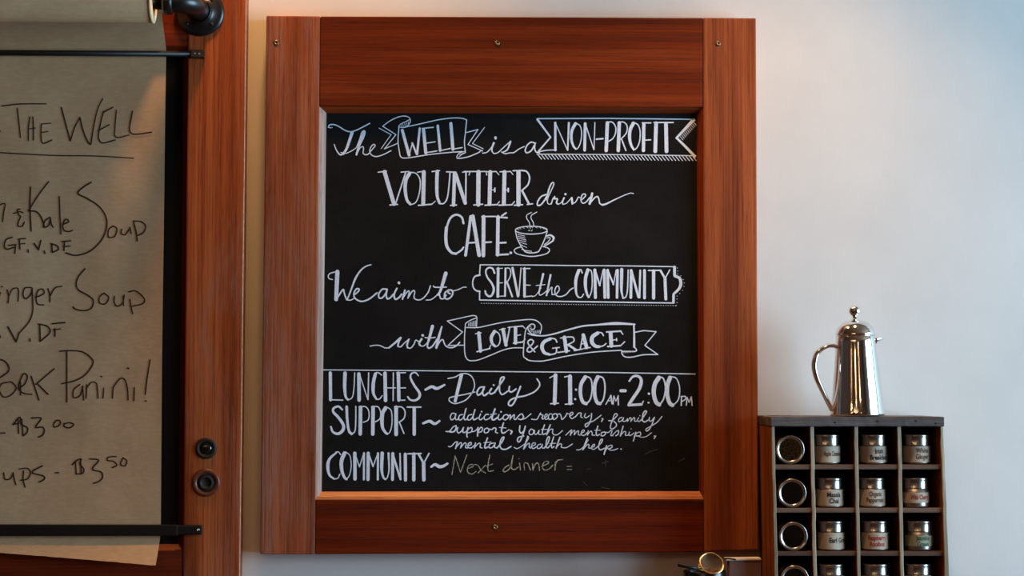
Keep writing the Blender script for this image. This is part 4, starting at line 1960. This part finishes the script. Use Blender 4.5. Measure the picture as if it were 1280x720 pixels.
# tins lying in the first column, their glass lids to the front
R_save = R_T
R_T = 18.3 * SP
LIE = [(987.6, 0, 'herb', 'round tin lying with glass lid over green brown leaves, top of first column'),
       (989.6, 1, 'tea', 'round tin lying with glass lid over black tea, second from top in first column'),
       (990.8, 2, 'tea', 'round tin lying with glass lid over black tea, third from top in first column'),
       (992.0, 3, 'tea', 'round tin lying with glass lid over black tea, cut off at the lower frame edge')]
y_face = YF + 0.008
for px, sh, cont, desc in LIE:
    x = U(px, 560, y_face).x
    z = zs_top[sh] + R_T + 0.0003
    cz = Vector((x, y_face + H_T, z))
    cz.x += 0.0006
    t = thing('tea_tin', desc, 'tin', cz, 'tea tins lying in the rack')
    bm = bmesh.new(); tin_body(bm, cz, 'Y', -1); from_bm('body', bm, MAT['tin_dull'], t, True)
    bm = bmesh.new(); tin_lid(bm, cz, 'Y', -1); lid = from_bm('lid', bm, MAT['tin'], t, True)
    bm = bmesh.new(); disc(bm, R_T * 0.77, H_T - 0.0024, cz, 'Y', -1); from_bm('window', bm, MAT['pane'], lid)
    bm = bmesh.new()
    disc(bm, R_T * 0.745, H_T - 0.0075, cz, 'Y', -1, thick=0.001)
    rnd = random.Random(sh + 3)
    for _ in range(150):                   # curled bits of leaf pressed against the glass
        a_, r = rnd.uniform(0, 6.283), R_T * 0.66 * math.sqrt(rnd.random())
        c_ = cz + Vector((r * math.cos(a_), -(H_T - 0.0072), r * math.sin(a_)))
        d_ = Vector((rnd.uniform(-1, 1), rnd.uniform(-0.25, 0.25), rnd.uniform(-1, 1))).normalized()
        ln = rnd.uniform(0.0015, 0.0034)
        tube(bm, [c_ - d_ * ln, c_ + Vector((0, -0.0006, 0)), c_ + d_ * ln], [0.0003, 0.0008, 0.0003], 5)
    from_bm('contents', bm, MAT[cont], lid)
R_T = R_save

# ------------------------------------------------------------------ french press on the rack
Y_POT = -0.125
SPOT_ = (3.6 + Y_POT) / F_PX
pb = U(1072.0, 517.5, Y_POT)
z_top = max(v_.co.z for v_ in top.data.vertices) + rack.location.z
pb.z = z_top + 0.0005
pot = thing('french_press', 'polished steel coffee press standing on top of the tea rack', 'coffee pot', pb)
m = SPOT_
body_prof = [(0, 0.0), (32.5, 0.0), (33.7, 0.8), (34.0, 2.2), (33.4, 5.0), (31.8, 20), (29.6, 42), (27.4, 64), (25.7, 82), (24.9, 92), (24.6, 99.6), (24.0, 100.2), (0, 100.2)]
bm = bmesh.new(); lathe(bm, [(r * m, h * m) for r, h in body_prof], pb, 'Z', 96); from_bm('body', bm, MAT['steel'], pot, True)
lid_prof = [(0, 100.4), (24.0, 100.4), (24.9, 100.8), (24.9, 102.4), (24.4, 104.5), (23.2, 108), (21.0, 112), (17.8, 115.6), (13.5, 118.2), (8.5, 119.8), (4.5, 120.4), (4.0, 121.2), (3.2, 122.0), (2.6, 125.5)]
bm = bmesh.new(); lathe(bm, [(r * m, h * m) for r, h in lid_prof], pb, 'Z', 96); lid = from_bm('lid', bm, MAT['steel'], pot, True)
kn = [(2.6, 124.5), (3.0, 125.2)] + [(7.4 * math.sin(a_), 131.6 - 7.4 * math.cos(a_)) for a_ in [math.radians(d) for d in range(24, 181, 12)]]
kn[-1] = (0, 139.0)
bm = bmesh.new(); lathe(bm, [(r * m, h * m) for r, h in kn], pb, 'Z', 48); from_bm('knob', bm, MAT['steel'], lid, True)
hp = [(-22.8, 86.5), (-31, 88.6), (-40, 86.8), (-48.5, 80.8), (-53.0, 71), (-54.0, 61), (-51.4, 48.5), (-46.3, 36), (-40.5, 23.5), (-35.0, 12.5), (-32.4, 7.5)]
path = smooth_path([pb + Vector((x * m, 0, h * m)) for x, h in hp], 7)
n_ = len(path)
rad = [m * (3.0 + 0.8 * math.sin(math.pi * min(1, i / n_ * 1.3))) for i in range(n_)]
bm = bmesh.new(); tube(bm, path, rad, 20, flat=(0.92, 1.75)); from_bm('handle', bm, MAT['steel'], pot, True)
# pouring lip
bm = bmesh.new()
sec = []
for i, (x, zz, w_, d_) in enumerate([(22.5, 97.0, 9.0, 10.5), (27, 97.2, 7.0, 7.0), (31.5, 97.0, 5.0, 4.2), (35.5, 96.6, 2.6, 1.8)]):
    ring = []
    for j in range(13):
        a_ = math.pi + math.pi * j / 12
        ring.append(pb + Vector((x * m, w_ * math.cos(a_) * m, (zz + d_ * math.sin(a_)) * m)))
    for j in range(13):
        a_ = 2 * math.pi - math.pi * j / 12
        ring.append(pb + Vector((x * m, (w_ - 0.8) * math.cos(a_) * m, (zz + (d_ - 0.8) * math.sin(a_)) * m)))
    sec.append([bm.verts.new(p) for p in ring])
for a_, b_ in zip(sec, sec[1:]):
    for j in range(26):
        jj = (j + 1) % 26
        bm.faces.new((a_[j], a_[jj], b_[jj], b_[j]))
bm.faces.new(sec[0]); bm.faces.new(sec[-1][::-1])
from_bm('spout', bm, MAT['steel'], pot, True)
pot.rotation_euler = (0, math.radians(-1.1), math.radians(4))

# ------------------------------------------------------------------ things at the foot of the sign
# brown carton
YC = -0.13
cb = px_at(Z_LEDGE, 930, YC)
c0 = U(931, cb, YC)
box_t = thing('carton', 'brown cardboard carton with light painted on its top edge between the sign and the rack', 'box', (c0.x, YC + 0.03, Z_LEDGE))
bm = bmesh.new(); slab(bm, [(911.5, 699.6), (951.5, 699.6), (951.5, cb), (911.5, cb)], YC, YC + 0.028); bevel(bm, 0.0012)
from_bm('body', bm, MAT['card'], box_t)
bm = bmesh.new(); slab(bm, [(908, 698.2), (951.5, 697.8), (951.5, 700.4), (908, 700.8)], YC - 0.0015, YC + 0.0295); bevel(bm, 0.0008)
o = from_bm('lid', bm, MAT['card_lit'], box_t); o['label'] = 'top edge of the carton, painted pale as lit'

# black mug with a wire tea strainer lying across it
YM = -0.175
mb = px_at(Z_LEDGE, 880, YM)
ml, mr, mt = U(854, 714, YM), U(908, 714, YM), U(881, 715.2, YM - 0.03)
mc = Vector(((ml.x + mr.x) / 2, YM, Z_LEDGE))
mR, mH = (mr.x - ml.x) / 2, mt.z - Z_LEDGE
mug = thing('mug', 'black mug under the tea strainer, mostly below the frame', 'mug', mc)
bm = bmesh.new()
lathe(bm, [(0, 0), (mR * 0.8, 0), (mR * 0.88, 0.003), (mR * 0.97, mH * 0.25), (mR, mH * 0.6), (mR, mH - 0.0015), (mR * 0.975, mH), (mR * 0.94, mH - 0.0015), (mR * 0.93, mH * 0.5), (mR * 0.85, 0.008), (0, 0.006)], mc, 'Z', 56)
from_bm('cup', bm, MAT['cup'], mug, True)
bm = bmesh.new()
tube(bm, smooth_path([mc + Vector((0, mR * 0.97, mH * 0.8)), mc + Vector((0.004, mR + 0.022, mH * 0.78)), mc + Vector((0.004, mR + 0.03, mH * 0.5)), mc + Vector((0, mR + 0.018, mH * 0.24)), mc + Vector((0, mR * 0.96, mH * 0.2))], 6), 0.0055, 12)
from_bm('handle', bm, MAT['cup'], mug, True)

ys = YM - 0.034
sc_ = U(889.5, 704.2, ys)
st = thing('tea_strainer', 'round gold rimmed wire tea strainer with black handle resting on the mug', 'strainer', sc_)
k_ = (3.6 + ys) / F_PX
tilt = math.radians(-38)                   # rim leans back so its bowl faces up and forward
axis_n = Vector((0.12, -math.cos(tilt), -math.sin(tilt))).normalized()
e1 = Vector((1, 0, 0)) - axis_n * axis_n.x
e1.normalize()
e1 = (Matrix.Rotation(math.radians(14), 3, axis_n) @ e1)
e2 = axis_n.cross(e1).normalized()
RS = 15.0 * k_


def rim(r, n_=40):
    return [sc_ + e1 * (r * math.cos(2 * math.pi * i / n_)) + e2 * (r * math.sin(2 * math.pi * i / n_)) for i in range(n_ + 1)]


bm = bmesh.new(); tube(bm, rim(RS), 0.0017, 10, cap=False); from_bm('rim', bm, MAT['brass'], st, True)
bm = bmesh.new()                           # woven bowl
for j in range(22):
    a_ = math.pi * 2 * j / 22
    pts = []
    for i in range(9):
        b_ = math.pi / 2 * i / 8
        pts.append(sc_ + (e1 * math.cos(a_) + e2 * math.sin(a_)) * (RS * 0.97 * math.cos(b_)) - axis_n * (RS * 0.75 * math.sin(b_)))
    tube(bm, pts, 0.00035, 5)
for i in range(1, 10):
    b_ = math.pi / 2 * i / 10
    tube(bm, [p - axis_n * (RS * 0.75 * math.sin(b_)) for p in rim(RS * 0.97 * math.cos(b_), 28)], 0.00035, 5, cap=False)
bowl = from_bm('mesh_bowl', bm, MAT['strainer_wire'], st, True)
hl = [U(876.5, 709.5, ys - 0.004), U(868, 710.4, ys - 0.006), U(860, 708.6, ys - 0.006)]
bm = bmesh.new()
tube(bm, [U(875.0, 704.0, ys - 0.003), U(872.5, 710.0, ys - 0.005), hl[1]], 0.0011, 8)
tube(bm, [U(882, 713.6, ys - 0.003), U(876.0, 712.6, ys - 0.005), hl[1]], 0.0011, 8)
tube(bm, hl, 0.0013, 8)
from_bm('yoke', bm, MAT['brass'], st, True)
bm = bmesh.new()
tube(bm, [U(873, 711.0, ys - 0.006), U(862, 708.8, ys - 0.006), U(848.5, 705.8, ys - 0.004), U(847.5, 705.6, ys - 0.004)], [0.0022, 0.0032, 0.0042, 0.0036], 14)
o = from_bm('handle', bm, MAT['black_metal'], st, True); o['label'] = 'black handle'
bm = bmesh.new()
tube(bm, smooth_path([U(904.5, 698.5, ys), U(911, 698.2, ys - 0.001), U(920, 699.6, ys - 0.002)], 4), [0.0016] * 9, 8)
from_bm('rest_hook', bm, MAT['black_metal'], st, True)
